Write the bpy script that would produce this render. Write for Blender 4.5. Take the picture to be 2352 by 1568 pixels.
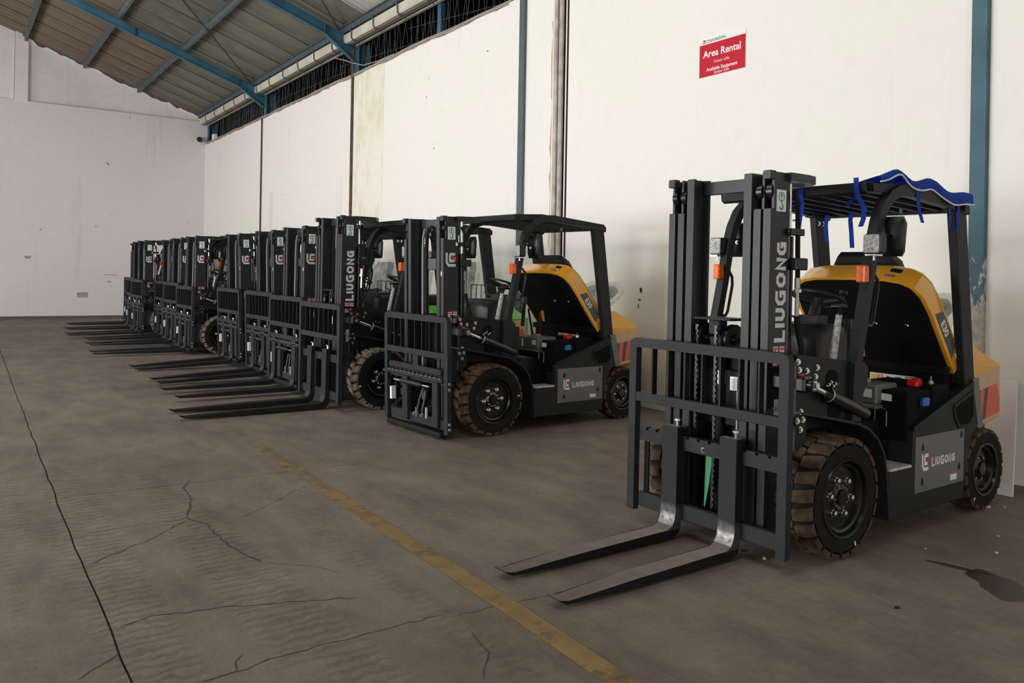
import bpy, bmesh, math, random
from mathutils import Vector, Matrix
random.seed(7)
R = math.radians
scene = bpy.context.scene
for o in list(bpy.data.objects):
    bpy.data.objects.remove(o, do_unlink=True)
COL = scene.collection

# ------------------------------------------------------------------ camera
F_PX, ROLL, CAM_H, YAW = 1880.0, 0.0175, 1.59, R(34.8116)
cam_d = bpy.data.cameras.new('camera'); cam = bpy.data.objects.new('camera', cam_d); COL.objects.link(cam)
cam_d.sensor_fit = 'HORIZONTAL'; cam_d.sensor_width = 36.0; cam_d.lens = F_PX / 2352 * 36
cam_d.shift_y = (636.87 - 784) / 2352
cam_d.clip_start = 0.05; cam_d.clip_end = 200
cam.matrix_world = (Matrix.Translation((0, 0, CAM_H)) @ Matrix.Rotation(-YAW, 4, 'Z')
                    @ Matrix.Rotation(R(90), 4, 'X') @ Matrix.Rotation(ROLL, 4, 'Z'))
scene.camera = cam

# ------------------------------------------------------------------ world, daylight, exposure
wd = bpy.data.worlds.new('world'); scene.world = wd; wd.use_nodes = True
bg = wd.node_tree.nodes['Background']; bg.inputs[0].default_value = (0.80, 0.88, 1.0, 1); bg.inputs[1].default_value = 1.0
scene.view_settings.view_transform = 'Standard'; scene.view_settings.look = 'None'
scene.view_settings.gamma = 1.0; scene.view_settings.use_curve_mapping = False
scene.view_settings.exposure = -0.12

def area(name, loc, size, rot, power, color):
    d = bpy.data.lights.new(name, 'AREA'); d.shape = 'RECTANGLE'; d.size, d.size_y = size
    d.energy = power; d.color = color
    o = bpy.data.objects.new(name, d); COL.objects.link(o); o.location = loc; o.rotation_euler = rot
    return o
# daylight entering through the big side gateways and the gateway behind the camera
area('side_gateway_daylight', (-10.7, 9.0, 2.7), (4.6, 11.0), (0, R(-90), 0), 2350, (1.0, 0.985, 0.962))
area('side_gateway_daylight_far', (-10.7, 23.0, 2.7), (4.6, 7.0), (0, R(-90), 0), 700, (1.0, 0.95, 0.97))
area('rear_gateway_daylight', (-3.5, -9.7, 2.6), (8.0, 4.6), (R(90), 0, 0), 500, (1.0, 0.97, 0.93))
for yy in (2.5, 8.5, 14.5, 20.5):
    a = area('rooflight_daylight', (-2.0 + 3.4, yy, 8.4), (3.4, 1.0), (0, R(-18.9), 0), 150, (0.97, 1.0, 0.97))

# ------------------------------------------------------------------ helpers
MESH = {}
def finish(bm, key, sharp=32):
    bmesh.ops.recalc_face_normals(bm, faces=bm.faces[:])
    me = bpy.data.meshes.new(key); bm.to_mesh(me); bm.free()
    for p in me.polygons: p.use_smooth = True
    me.set_sharp_from_angle(angle=R(sharp))
    return me
def obj(name, key, fn, mat, parent=None, mtx=None, sharp=32, kind=None, label=None):
    """one mesh object; meshes with equal key are shared"""
    k = (key, mat.name)
    if k not in MESH:
        bm = bmesh.new(); fn(bm); me = finish(bm, key, sharp); me.materials.append(mat); MESH[k] = me
    o = bpy.data.objects.new(name, MESH[k]); COL.objects.link(o)
    if parent: o.parent = parent
    if mtx is not None: o.matrix_local = mtx
    if kind: o['kind'] = kind
    if label: o['label'] = label
    return o
def tag(o, label, cat, group=None):
    o['label'] = label; o['category'] = cat
    if group: o['group'] = group
    return o
def empty(name, loc, rot=(0, 0, 0)):
    o = bpy.data.objects.new(name, None); COL.objects.link(o); o.location = loc; o.rotation_euler = rot
    o.empty_display_size = 0.2
    return o
def bx(bm, x0, x1, y0, y1, z0, z1, bev=0.0):
    vs = [bm.verts.new((x, y, z)) for z in (z0, z1) for y in (y0, y1) for x in (x0, x1)]
    fs = [(0, 2, 3, 1), (4, 5, 7, 6), (0, 1, 5, 4), (2, 6, 7, 3), (0, 4, 6, 2), (1, 3, 7, 5)]
    faces = [bm.faces.new([vs[i] for i in f]) for f in fs]
    if bev > 0:
        es = list({e for f in faces for e in f.edges})
        bmesh.ops.bevel(bm, geom=es, offset=bev, segments=1, affect='EDGES', clamp_overlap=True)
def prism(bm, pts, axis, a, b, bev=0.0):
    """polygon pts extruded along axis; pts are the two remaining coordinates in xyz order"""
    def P(p, t):
        return {'x': (t, p[0], p[1]), 'y': (p[0], t, p[1]), 'z': (p[0], p[1], t)}[axis]
    A = [bm.verts.new(P(p, a)) for p in pts]; B = [bm.verts.new(P(p, b)) for p in pts]
    n = len(pts); fs = [bm.faces.new(A), bm.faces.new(B[::-1])]
    for i in range(n): fs.append(bm.faces.new((A[i], B[i], B[(i + 1) % n], A[(i + 1) % n])))
    if bev > 0:
        es = [e for e in fs[0].edges] + [e for e in fs[1].edges]
        bmesh.ops.bevel(bm, geom=es, offset=bev, segments=1, affect='EDGES', clamp_overlap=True)
def offset_path(pts, w):
    out = []
    for i, p in enumerate(pts):
        p = Vector(p); ww = w[i] if isinstance(w, (list, tuple)) else w
        d0 = (p - Vector(pts[i - 1])).normalized() if i > 0 else None
        d1 = (Vector(pts[i + 1]) - p).normalized() if i < len(pts) - 1 else None
        d = ((d0 or d1) + (d1 or d0)).normalized(); n = Vector((-d.y, d.x))
        k = 1.0
        if d0 is not None and d1 is not None: k = 1 / max(0.5, n.dot(Vector((-d0.y, d0.x))))
        out.append((p + n * ww / 2 * k, p - n * ww / 2 * k))
    return out
def strip(bm, pts, w, axis, a, b):
    """flat bar bent along a 2d path"""
    o = offset_path(pts, w)
    prism_pts = [tuple(p[0]) for p in o] + [tuple(p[1]) for p in reversed(o)]
    def P(p, t):
        return {'x': (t, p[0], p[1]), 'y': (p[0], t, p[1]), 'z': (p[0], p[1], t)}[axis]
    rings = []
    for l, r in o: rings.append([bm.verts.new(P(q, t)) for q, t in ((l, a), (r, a), (r, b), (l, b))])
    for i in range(len(rings) - 1):
        for j in range(4): bm.faces.new((rings[i][j], rings[i][(j + 1) % 4], rings[i + 1][(j + 1) % 4], rings[i + 1][j]))
    bm.faces.new(rings[0]); bm.faces.new(rings[-1][::-1])
def tube(bm, pts, r, n=8, cap=True):
    pts = [Vector(p) for p in pts]; rings = []; up = None
    for i, p in enumerate(pts):
        d = (pts[min(i + 1, len(pts) - 1)] - pts[max(i - 1, 0)]).normalized()
        if up is None:
            up = Vector((0, 0, 1)) if abs(d.z) < 0.9 else Vector((1, 0, 0))
        s = d.cross(up).normalized(); up = s.cross(d).normalized()
        rr = r[i] if isinstance(r, (list, tuple)) else r
        rings.append([bm.verts.new(p + (s * math.cos(2 * math.pi * k / n) + up * math.sin(2 * math.pi * k / n)) * rr) for k in range(n)])
    for i in range(len(rings) - 1):
        for k in range(n): bm.faces.new((rings[i][k], rings[i][(k + 1) % n], rings[i + 1][(k + 1) % n], rings[i + 1][k]))
    if cap: bm.faces.new(rings[0][::-1]); bm.faces.new(rings[-1])
def lathe(bm, prof, c, n=32, axis='y'):
    """prof: (offset along axis, radius); closed solid when ends have radius 0"""
    rings = []
    for t, r in prof:
        ring = []
        if r < 1e-5:
            q = {'y': (c[0], c[1] + t, c[2]), 'x': (c[0] + t, c[1], c[2]), 'z': (c[0], c[1], c[2] + t)}[axis]
            ring = [bm.verts.new(q)]
        else:
            for k in range(n):
                a = 2 * math.pi * k / n; u, v = r * math.cos(a), r * math.sin(a)
                ring.append(bm.verts.new({'y': (c[0] + u, c[1] + t, c[2] + v), 'x': (c[0] + t, c[1] + u, c[2] + v), 'z': (c[0] + u, c[1] + v, c[2] + t)}[axis]))
        rings.append(ring)
    for A, B in zip(rings, rings[1:]):
        if len(A) == 1 and len(B) == 1: continue
        for k in range(n):
            k2 = (k + 1) % n
            if len(A) == 1: bm.faces.new((A[0], B[k], B[k2]))
            elif len(B) == 1: bm.faces.new((A[k], A[k2], B[0]))
            else: bm.faces.new((A[k], A[k2], B[k2], B[k]))
def quad(bm, pts):
    bm.faces.new([bm.verts.new(p) for p in pts])
def loft(bm, loops):
    rings = [[bm.verts.new(p) for p in l] for l in loops]; n = len(loops[0])
    for A, B in zip(rings, rings[1:]):
        for k in range(n): bm.faces.new((A[k], A[(k + 1) % n], B[(k + 1) % n], B[k]))
    bm.faces.new(rings[0][::-1]); bm.faces.new(rings[-1])
def hexbolt(bm, c, axis, r=0.012, h=0.012):
    lathe(bm, [(0, r * 1.5), (0.003, r * 1.5), (0.003, r), (h, r), (h, 0)], c, 6, axis)

# glyphs drawn as thick strokes (unit height)
GL = {'L': ([[(.14, 1), (.14, .14), (.66, .14)]], .72), 'I': ([[(.14, 0), (.14, 1)]], .32),
      'U': ([[(.14, 1), (.14, .3), (.3, .14), (.52, .14), (.68, .3), (.68, 1)]], .86),
      'G': ([[(.78, .86), (.32, .86), (.14, .68), (.14, .32), (.32, .14), (.7, .14), (.7, .5), (.44, .5)]], .9),
      'O': ([[(.32, .86), (.14, .68), (.14, .32), (.32, .14), (.6, .14), (.78, .32), (.78, .68), (.6, .86), (.32, .86)]], .96),
      'N': ([[(.14, 0), (.14, .95), (.68, .05), (.68, 1)]], .86)}
def word(bm, text, mp, big='', w=.26, length=None, gap=.1):
    """mp(a, b) turns text-plane coordinates (a along, b up) into xyz; unit cap height"""
    x = 0; segs = []
    for ch in text:
        st, wd_ = GL[ch]; s = 1.22 if len(segs) in () else 1.0
        sc = 1.18 if (ch in big and ch in 'LG' and (x == 0 or ch == 'G' and 'G' not in [q[2] for q in segs])) else 1.0
        for pl in st: segs.append(([(x + px * sc, py * sc - (sc - 1) * .5) for px, py in pl], w, ch))
        x += wd_ * sc + gap
    k = 1.0 if length is None else length / (x - gap)
    for pl, ww, ch in segs: flat_strip(bm, pl, ww, lambda p: mp(p[0] * k, p[1]))
def flat_strip(bm, pl, w, mp):
    if pl[0] == pl[-1]:
        o = offset_path([pl[-2]] + list(pl) + [pl[1]], w)[1:-1]
    else: o = offset_path(pl, w)
    vs = [[bm.verts.new(mp(q)) for q in p] for p in o]
    for A, B in zip(vs, vs[1:]): bm.faces.new((A[0], A[1], B[1], B[0]))
def font_mesh(bm, text, size, mp, bold=0.0, align='LEFT', sx=1.0):
    cu = bpy.data.curves.new('t', 'FONT'); cu.body = text; cu.size = size; cu.offset = bold; cu.align_x = align
    cu.resolution_u = 3
    t = bpy.data.objects.new('t', cu); COL.objects.link(t)
    dg = bpy.context.evaluated_depsgraph_get(); dg.update()
    me = bpy.data.meshes.new_from_object(t.evaluated_get(dg))
    vs = [bm.verts.new(mp(v.co.x * sx, v.co.y)) for v in me.vertices]
    for p in me.polygons:
        try: bm.faces.new([vs[i] for i in p.vertices])
        except ValueError: pass
    bpy.data.objects.remove(t); bpy.data.meshes.remove(me); bpy.data.curves.remove(cu)

# ------------------------------------------------------------------ materials
def new_mat(name):
    m = bpy.data.materials.new(name); m.use_nodes = True; nt = m.node_tree
    return m, nt, nt.nodes['Principled BSDF']
def ramp(nt, fac, stops):
    r = nt.nodes.new('ShaderNodeValToRGB'); el = r.color_ramp.elements
    while len(el) > 1: el.remove(el[-1])
    el[0].position = stops[0][0]; el[0].color = (*stops[0][1], 1)
    for p, c_ in stops[1:]:
        e = el.new(p); e.color = (*c_, 1)
    nt.links.new(fac, r.inputs[0]); return r.outputs[0]
def noise(nt, scale, detail=4, rough=.55, vec=None, dist=0.0):
    n = nt.nodes.new('ShaderNodeTexNoise'); n.inputs['Scale'].default_value = scale
    n.inputs['Detail'].default_value = detail; n.inputs['Roughness'].default_value = rough; n.inputs['Distortion'].default_value = dist
    if vec is None:
        tc = nt.nodes.new('ShaderNodeTexCoord'); vec = tc.outputs['Object']
    nt.links.new(vec, n.inputs['Vector']); return n.outputs['Fac']
def mapped(nt, scale, loc=(0, 0, 0), rot=(0, 0, 0)):
    tc = nt.nodes.new('ShaderNodeTexCoord'); mp = nt.nodes.new('ShaderNodeMapping')
    mp.inputs['Scale'].default_value = scale; mp.inputs['Location'].default_value = loc; mp.inputs['Rotation'].default_value = rot
    nt.links.new(tc.outputs['Object'], mp.inputs[0]); return mp.outputs[0]
def mix(nt, fac, a, b, mode='MIX'):
    m = nt.nodes.new('ShaderNodeMix'); m.data_type = 'RGBA'; m.blend_type = mode
    for s, v in ((0, fac), (6, a), (7, b)):
        if isinstance(v, (int, float)): m.inputs[s].default_value = v
        elif isinstance(v, tuple): m.inputs[s].default_value = (*v, 1)
        else: nt.links.new(v, m.inputs[s])
    return m.outputs[2]
def bump(nt, bsdf, h, strength, dist=0.01):
    b = nt.nodes.new('ShaderNodeBump'); b.inputs['Strength'].default_value = strength; b.inputs['Distance'].default_value = dist
    nt.links.new(h, b.inputs['Height']); nt.links.new(b.outputs[0], bsdf.inputs['Normal'])
def mat(name, col, rough=.5, metal=0.0, var=0.12, scale=9, bmp=0.0, coat=0.0, spec=None):
    m, nt, b = new_mat(name)
    n = noise(nt, scale)
    lo = tuple(c_ * (1 - var) for c_ in col); hi = tuple(min(1, c_ * (1 + var)) for c_ in col)
    nt.links.new(ramp(nt, n, [(.3, lo), (.7, hi)]), b.inputs['Base Color'])
    b.inputs['Roughness'].default_value = rough; b.inputs['Metallic'].default_value = metal
    b.inputs['Coat Weight'].default_value = coat
    if spec is not None: b.inputs['Specular IOR Level'].default_value = spec
    if bmp: bump(nt, b, noise(nt, scale * 14, 2), bmp, .002)
    return m
def glassy(name, col, rough, alpha):
    m, nt, b = new_mat(name)
    b.inputs['Base Color'].default_value = (*col, 1); b.inputs['Roughness'].default_value = rough
    out = nt.nodes['Material Output']; tr = nt.nodes.new('ShaderNodeBsdfTransparent'); mx = nt.nodes.new('ShaderNodeMixShader')
    n = ramp(nt, noise(nt, 9, 3), [(.35, (alpha * .5,) * 3), (.65, (alpha,) * 3)])
    nt.links.new(n, mx.inputs[0]); nt.links.new(tr.outputs[0], mx.inputs[1]); nt.links.new(b.outputs[0], mx.inputs[2])
    nt.links.new(mx.outputs[0], out.inputs[0])
    bump(nt, b, noise(nt, 11, 3), .35, .02)
    return m
M = dict(
    steel=mat('charcoal_paint', (.021, .023, .025), .5, spec=.16),
    mast=mat('mast_charcoal_paint', (.022, .0245, .0275), .36, spec=.26),
    web=mat('dark_satin_paint', (.009, .010, .0115), .45, spec=.2),
    black=mat('black_gloss_paint', (.006, .006, .007), .28),
    plastic=mat('black_plastic', (.010, .010, .011), .4, bmp=.15, spec=.35),
    liner=mat('black_foam_liner', (.004, .004, .0045), .85, bmp=.3, spec=.15),
    rubber=mat('tyre_rubber', (.010, .010, .010), .8, bmp=.2, spec=.2),
    rubber_d=mat('dusty_tread', (.085, .056, .038), .95, var=.45, scale=16, bmp=.4, spec=.1),
    rim=mat('rim_black', (.006, .006, .006), .25),
    chrome=mat('zinc_plated', (.62, .62, .6), .25, 1.0),
    rod=mat('chrome_rod', (.75, .76, .76), .14, 1.0),
    yellow=mat('yellow_paint', (.72, .335, .018), .22, var=.05, scale=3, coat=.5),
    green=mat('green_paint', (.10, .42, .035), .3, var=.05, coat=.4),
    film=mat('tan_protective_film', (.56, .36, .21), .42, var=.06),
    gfilm=mat('grey_protective_film', (.135, .136, .14), .45, var=.06),
    stripe=mat('red_orange_stripe', (.66, .105, .055), .4, var=.05),
    dstripe=mat('dark_stripe', (.06, .055, .06), .45, var=.05),
    letter=mat('silver_lettering', (.60, .61, .62), .45, var=.04),
    white=mat('white_print', (.78, .78, .76), .5, var=.03),
    red=mat('red_print', (.55, .035, .03), .5, var=.05),
    sred=mat('sign_red', (.50, .018, .038), .6, var=.03, scale=3, spec=.15),
    lgred=mat('logo_red', (.72, .085, .03), .45, var=.04),
    lime=mat('pale_yellow_sticker', (.72, .66, .28), .5, var=.05),
    teal=mat('teal_print', (.02, .22, .16), .5, var=.04),
    pgreen=mat('pale_sticker', (.70, .78, .73), .5, var=.03),
    amber=mat('amber_lens', (.82, .13, .008), .2, var=.25, scale=60),
    lens=mat('wrapped_lamp_lens', (.42, .42, .42), .12, var=.55, scale=55, bmp=.8),
    fork0=mat('fork_black', (.014, .014, .0145), .4, var=.2, spec=.25),
    tread_l=mat('pale_dusty_tread', (.17, .135, .105), .95, var=.35, scale=16, bmp=.4, spec=.1),
    heel=mat('worn_fork_heel', (.17, .17, .17), .42, .6, var=.4, scale=40),
    blue=mat('blue_canvas', (.026, .085, .52), .7, var=.15, scale=20, bmp=.25, spec=.2),
    piping=mat('white_piping', (.62, .66, .74), .7),
    bluec=mat('blue_connector', (.01, .12, .42), .4), redc=mat('red_connector', (.55, .01, .015), .35),
    alloy=mat('grey_alloy', (.13, .13, .125), .5, .2), brass=mat('brass_cap', (.4, .22, .09), .5),
    silverwrap=mat('clear_wrapped_lever', (.5, .5, .5), .2, .3, var=.6, scale=50, bmp=.8),
    step=mat('galvanised_step', (.62, .60, .56), .45, .3, var=.3, scale=40),
    wrap=glassy('clear_plastic_wrap', (.88, .89, .86), .15, .5),
    bpaint=mat('blue_steel_paint', (.028, .105, .155), .5, var=.25, scale=3),
    gpurlin=mat('grey_steel_purlin', (.07, .088, .095), .55, var=.3),
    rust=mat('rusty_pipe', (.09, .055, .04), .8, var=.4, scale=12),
    gutter=mat('cream_gutter', (.52, .50, .42), .55, var=.15, scale=2),
    cable=mat('dusty_cable', (.36, .32, .27), .7), wire=mat('grey_wire', (.06, .06, .06), .6),
    darkvoid=mat('painted_dark_void', (.012, .012, .013), .9),  # near-black colour stands in for the unlit space behind the wall opening
    crack=mat('crack_dirt', (.040, .032, .026), .95), oil=mat('oil_stain', (.022, .018, .016), .35, var=.3),
    stone=mat('pale_rubble', (.5, .48, .44), .9, var=.2), leaf=mat('green_leaf', (.06, .2, .03), .6),
    conduit=mat('dirty_pvc', (.42, .38, .33), .6, var=.3, scale=5),
    wcol=mat('faded_blue_grey_paint', (.075, .105, .115), .55, var=.15, scale=2),
    chain=mat('oiled_chain', (.06, .06, .06), .3, .7, var=.5, scale=80), strap=mat('green_strap', (.04, .26, .10), .5),
    board=mat('white_board', (.74, .72, .72), .5, var=.04, scale=2), paper=mat('grey_notice_paper', (.33, .32, .33), .8),
)

# ------------------------------------------------------------------ surface materials
def fork_material():
    m, nt, b = new_mat('dusty_toplit_fork_paint')
    g = nt.nodes.new('ShaderNodeNewGeometry'); sep = nt.nodes.new('ShaderNodeSeparateXYZ'); nt.links.new(g.outputs['Normal'], sep.inputs[0])
    f = ramp(nt, sep.outputs['Z'], [(.75, (0, 0, 0)), (.97, (1, 1, 1))])  # upward faces paler: dust together with overhead light painted into the colour
    dust = ramp(nt, noise(nt, 12, 5), [(.3, (.150, .130, .108)), (.7, (.20, .175, .148))])
    tc = nt.nodes.new('ShaderNodeTexCoord'); so = nt.nodes.new('ShaderNodeSeparateXYZ'); nt.links.new(tc.outputs['Object'], so.inputs[0])
    def rng_(v, a_, b_):
        r_ = nt.nodes.new('ShaderNodeMapRange'); r_.inputs['From Min'].default_value = a_; r_.inputs['From Max'].default_value = b_; nt.links.new(v, r_.inputs['Value']); return r_.outputs[0]
    def mul(a_, b_):
        m_ = nt.nodes.new('ShaderNodeMath'); m_.operation = 'MULTIPLY'; nt.links.new(a_, m_.inputs[0]); nt.links.new(b_, m_.inputs[1]); return m_.outputs[0]
    # the inside of the bend is rubbed down to bare steel
    heel = mul(mul(rng_(so.outputs['Z'], .22, .14), rng_(so.outputs['X'], .72, .62)), rng_(so.outputs['Z'], .062, .07))
    heel = mul(heel, rng_(noise(nt, 25, 4, .6), .2, .62))
    col = mix(nt, f, (.012, .012, .0125), dust)
    nt.links.new(mix(nt, heel, col, (.20, .20, .195)), b.inputs['Base Color'])
    nt.links.new(heel, b.inputs['Metallic']); b.inputs['Specular IOR Level'].default_value = .2
    nt.links.new(ramp(nt, f, [(0, (.4, .4, .4)), (1, (.8, .8, .8))]), b.inputs['Roughness'])
    return m
M['fork'] = fork_material()
def wall_material(name, base, tint_a, tint_b, dirt=.5, blot=False):
    m, nt, b = new_mat(name)
    big = noise(nt, .35, 3)
    col = ramp(nt, big, [(.32, tint_a), (.5, base), (.7, tint_b)])
    mottled = ramp(nt, noise(nt, 5.5, 6, .65), [(.28, (.82, .81, .79)), (.5, (1, 1, 1))])
    col = mix(nt, .35 * dirt, col, mottled, 'MULTIPLY')
    streak = ramp(nt, noise(nt, 1.0, 5, .6, mapped(nt, (3.0, 3.0, .22))), [(.60, (1, 1, 1)), (.74, (.80, .76, .66))])
    col = mix(nt, .55 * dirt, col, streak, 'MULTIPLY')
    spots = ramp(nt, noise(nt, 7.0, 2, .4), [(.195, (.34, .30, .26)), (.215, (1, 1, 1))])
    col = mix(nt, .8 * dirt, col, spots, 'MULTIPLY')
    if blot:
        bl = ramp(nt, noise(nt, 1.0, 6, .68, mapped(nt, (5, 5, 1.6))), [(.48, (1, 1, 1)), (.60, (.80, .70, .46))])
        col = mix(nt, .42, col, bl, 'MULTIPLY')
    nt.links.new(col, b.inputs['Base Color']); b.inputs['Roughness'].default_value = .82
    b.inputs['Specular IOR Level'].default_value = .2
    bump(nt, b, noise(nt, 9, 6, .7), .25, .01)
    return m
M['wall'] = wall_material('cream_plaster_wall', (.80, .785, .74), (.79, .795, .71), (.815, .775, .755))
M['wall_stained'] = wall_material('yellow_stained_plaster', (.79, .77, .68), (.76, .73, .60), (.80, .79, .72), .9, True)
M['farwall'] = wall_material('pinkish_plaster_wall', (.72, .685, .68), (.70, .675, .66), (.73, .68, .675), .8)
M['gable'] = wall_material('rough_white_render', (.77, .745, .735), (.69, .67, .65), (.80, .765, .755), 1.3)

def floor_material():
    m, nt, b = new_mat('dusty_brown_concrete')
    tc = nt.nodes.new('ShaderNodeTexCoord'); V = tc.outputs['Object']
    sep = nt.nodes.new('ShaderNodeSeparateXYZ'); nt.links.new(V, sep.inputs[0])
    base = ramp(nt, noise(nt, .55, 6, .62, V), [(.3, (.140, .113, .092)), (.5, (.180, .152, .127)), (.72, (.215, .186, .156))])
    dust = ramp(nt, noise(nt, 2.4, 7, .7, mapped(nt, (1.3, .55, 1))), [(.35, (.72, .70, .68)), (.62, (1.16, 1.14, 1.12))])
    col = mix(nt, .85, base, dust, 'MULTIPLY')
    fine = ramp(nt, noise(nt, 42, 4, .7, V), [(.3, (.86, .85, .84)), (.7, (1.1, 1.1, 1.1))])
    col = mix(nt, .7, col, fine, 'MULTIPLY')
    # tyre prints: ripples running across several lanes
    wv = nt.nodes.new('ShaderNodeTexWave'); wv.wave_type = 'BANDS'; wv.bands_direction = 'Y'
    wv.inputs['Scale'].default_value = 4.2; wv.inputs['Distortion'].default_value = 6.0; wv.inputs['Detail'].default_value = 3
    wv.inputs['Detail Scale'].default_value = 2.4
    nt.links.new(V, wv.inputs['Vector'])
    lane = nt.nodes.new('ShaderNodeTexNoise'); lane.inputs['Scale'].default_value = 1.0; lane.inputs['Detail'].default_value = 2
    nt.links.new(mapped(nt, (2.6, .10, 0), (3.3, 0, 0), (0, 0, R(5))), lane.inputs['Vector'])
    lm = ramp(nt, lane.outputs['Fac'], [(.47, (0, 0, 0)), (.58, (1, 1, 1))])
    # prints fade out beyond the painted line
    xr = nt.nodes.new('ShaderNodeMapRange'); xr.inputs['From Min'].default_value = 1.2; xr.inputs['From Max'].default_value = 2.6
    xr.inputs['To Min'].default_value = 1.0; xr.inputs['To Max'].default_value = .25; nt.links.new(sep.outputs['X'], xr.inputs['Value'])
    msk = nt.nodes.new('ShaderNodeMath'); msk.operation = 'MULTIPLY'; nt.links.new(lm, msk.inputs[0]); nt.links.new(xr.outputs[0], msk.inputs[1])
    rip = ramp(nt, wv.outputs['Fac'], [(.25, (.70, .68, .66)), (.6, (1.08, 1.07, 1.06))])
    col2 = mix(nt, .60, col, rip, 'MULTIPLY')
    col = mix(nt, msk.outputs[0], col, col2)
    # brown earth swept against the far wall
    ya = nt.nodes.new('ShaderNodeMath'); ya.operation = 'MULTIPLY_ADD'; ya.inputs[1].default_value = 2.2
    nt.links.new(noise(nt, .8, 5, .6, V), ya.inputs[0]); nt.links.new(sep.outputs['Y'], ya.inputs[2])
    earth = ramp(nt, ya.outputs[0], [(0, (0, 0, 0)), (1, (0, 0, 0))])
    mr = nt.nodes.new('ShaderNodeMapRange'); mr.inputs['From Min'].default_value = 27.2; mr.inputs['From Max'].default_value = 27.8
    nt.links.new(ya.outputs[0], mr.inputs['Value'])
    col = mix(nt, mr.outputs[0], col, (.082, .060, .045))
    nt.links.new(col, b.inputs['Base Color'])
    b.inputs['Roughness'].default_value = .72; b.inputs['Specular IOR Level'].default_value = .28
    hb = mix(nt, msk.outputs[0], noise(nt, 30, 5, .7, V), wv.outputs['Fac'])
    bump(nt, b, hb, .18, .01)
    return m
M['floor'] = floor_material()
def sheet_material(name, a, b_, stains=True, trans=0.0):
    m, nt, b = new_mat(name)
    col = ramp(nt, noise(nt, .45, 5, .6, mapped(nt, (1, 1, 1))), [(.36, a), (.64, b_)])
    st = ramp(nt, noise(nt, 1.2, 6, .65, mapped(nt, (.35, 2.2, 1))), [(.34, (.66, .64, .60)), (.6, (1.08, 1.08, 1.06))])
    col = mix(nt, .8, col, st, 'MULTIPLY')
    nt.links.new(col, b.inputs['Base Color']); b.inputs['Roughness'].default_value = .8
    return m
M['sheet'] = sheet_material('weathered_brown_roof_sheet', (.155, .118, .082), (.195, .158, .112))
M['sheet_g'] = sheet_material('weathered_grey_roof_sheet', (.112, .112, .092), (.185, .178, .138))
M['sheet_w'] = sheet_material('pale_translucent_roof_sheet', (.42, .43, .42), (.50, .51, .49))
def worn_paint():
    m, nt, b = new_mat('worn_yellow_line_paint')
    nt.links.new(ramp(nt, noise(nt, 6, 5), [(.3, (.19, .122, .05)), (.7, (.29, .19, .07))]), b.inputs['Base Color'])
    b.inputs['Roughness'].default_value = .7
    out = nt.nodes['Material Output']; tr = nt.nodes.new('ShaderNodeBsdfTransparent'); mx = nt.nodes.new('ShaderNodeMixShader')
    tc = nt.nodes.new('ShaderNodeTexCoord'); sep = nt.nodes.new('ShaderNodeSeparateXYZ'); nt.links.new(tc.outputs['Object'], sep.inputs[0])
    mr = nt.nodes.new('ShaderNodeMapRange'); mr.inputs['From Min'].default_value = 4; mr.inputs['From Max'].default_value = 10.5
    mr.inputs['To Min'].default_value = .12; mr.inputs['To Max'].default_value = -.13; nt.links.new(sep.outputs['Y'], mr.inputs['Value'])
    ad = nt.nodes.new('ShaderNodeMath'); ad.operation = 'ADD'
    nt.links.new(noise(nt, 5, 7, .72), ad.inputs[0]); nt.links.new(mr.outputs[0], ad.inputs[1])
    nt.links.new(ramp(nt, ad.outputs[0], [(.44, (0, 0, 0)), (.60, (.92, .92, .92))]), mx.inputs[0])
    nt.links.new(tr.outputs[0], mx.inputs[1]); nt.links.new(b.outputs[0], mx.inputs[2]); nt.links.new(mx.outputs[0], out.inputs[0])
    return m
M['yline'] = worn_paint()
def peeling():
    m, nt, b = new_mat('peeling_blue_column_paint')
    tc = nt.nodes.new('ShaderNodeTexCoord'); sep = nt.nodes.new('ShaderNodeSeparateXYZ'); nt.links.new(tc.outputs['Object'], sep.inputs[0])
    mr = nt.nodes.new('ShaderNodeMapRange'); mr.inputs['From Min'].default_value = 1.0; mr.inputs['From Max'].default_value = 2.1
    mr.inputs['To Min'].default_value = .34; mr.inputs['To Max'].default_value = -.10; nt.links.new(sep.outputs['Z'], mr.inputs['Value'])
    ad = nt.nodes.new('ShaderNodeMath'); ad.operation = 'ADD'
    nt.links.new(noise(nt, 7, 5, .65, mapped(nt, (1.5, 1.5, .7))), ad.inputs[0]); nt.links.new(mr.outputs[0], ad.inputs[1])
    blue = ramp(nt, noise(nt, 3, 3), [(.3, (.030, .085, .115)), (.7, (.05, .125, .165))])
    conc = ramp(nt, noise(nt, 14, 6, .7), [(.3, (.22, .20, .17)), (.6, (.46, .44, .40))])
    nt.links.new(mix(nt, ramp(nt, ad.outputs[0], [(.60, (0, 0, 0)), (.64, (1, 1, 1))]), blue, conc), b.inputs['Base Color'])
    b.inputs['Roughness'].default_value = .6
    return m
M['peel'] = peeling()

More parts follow.
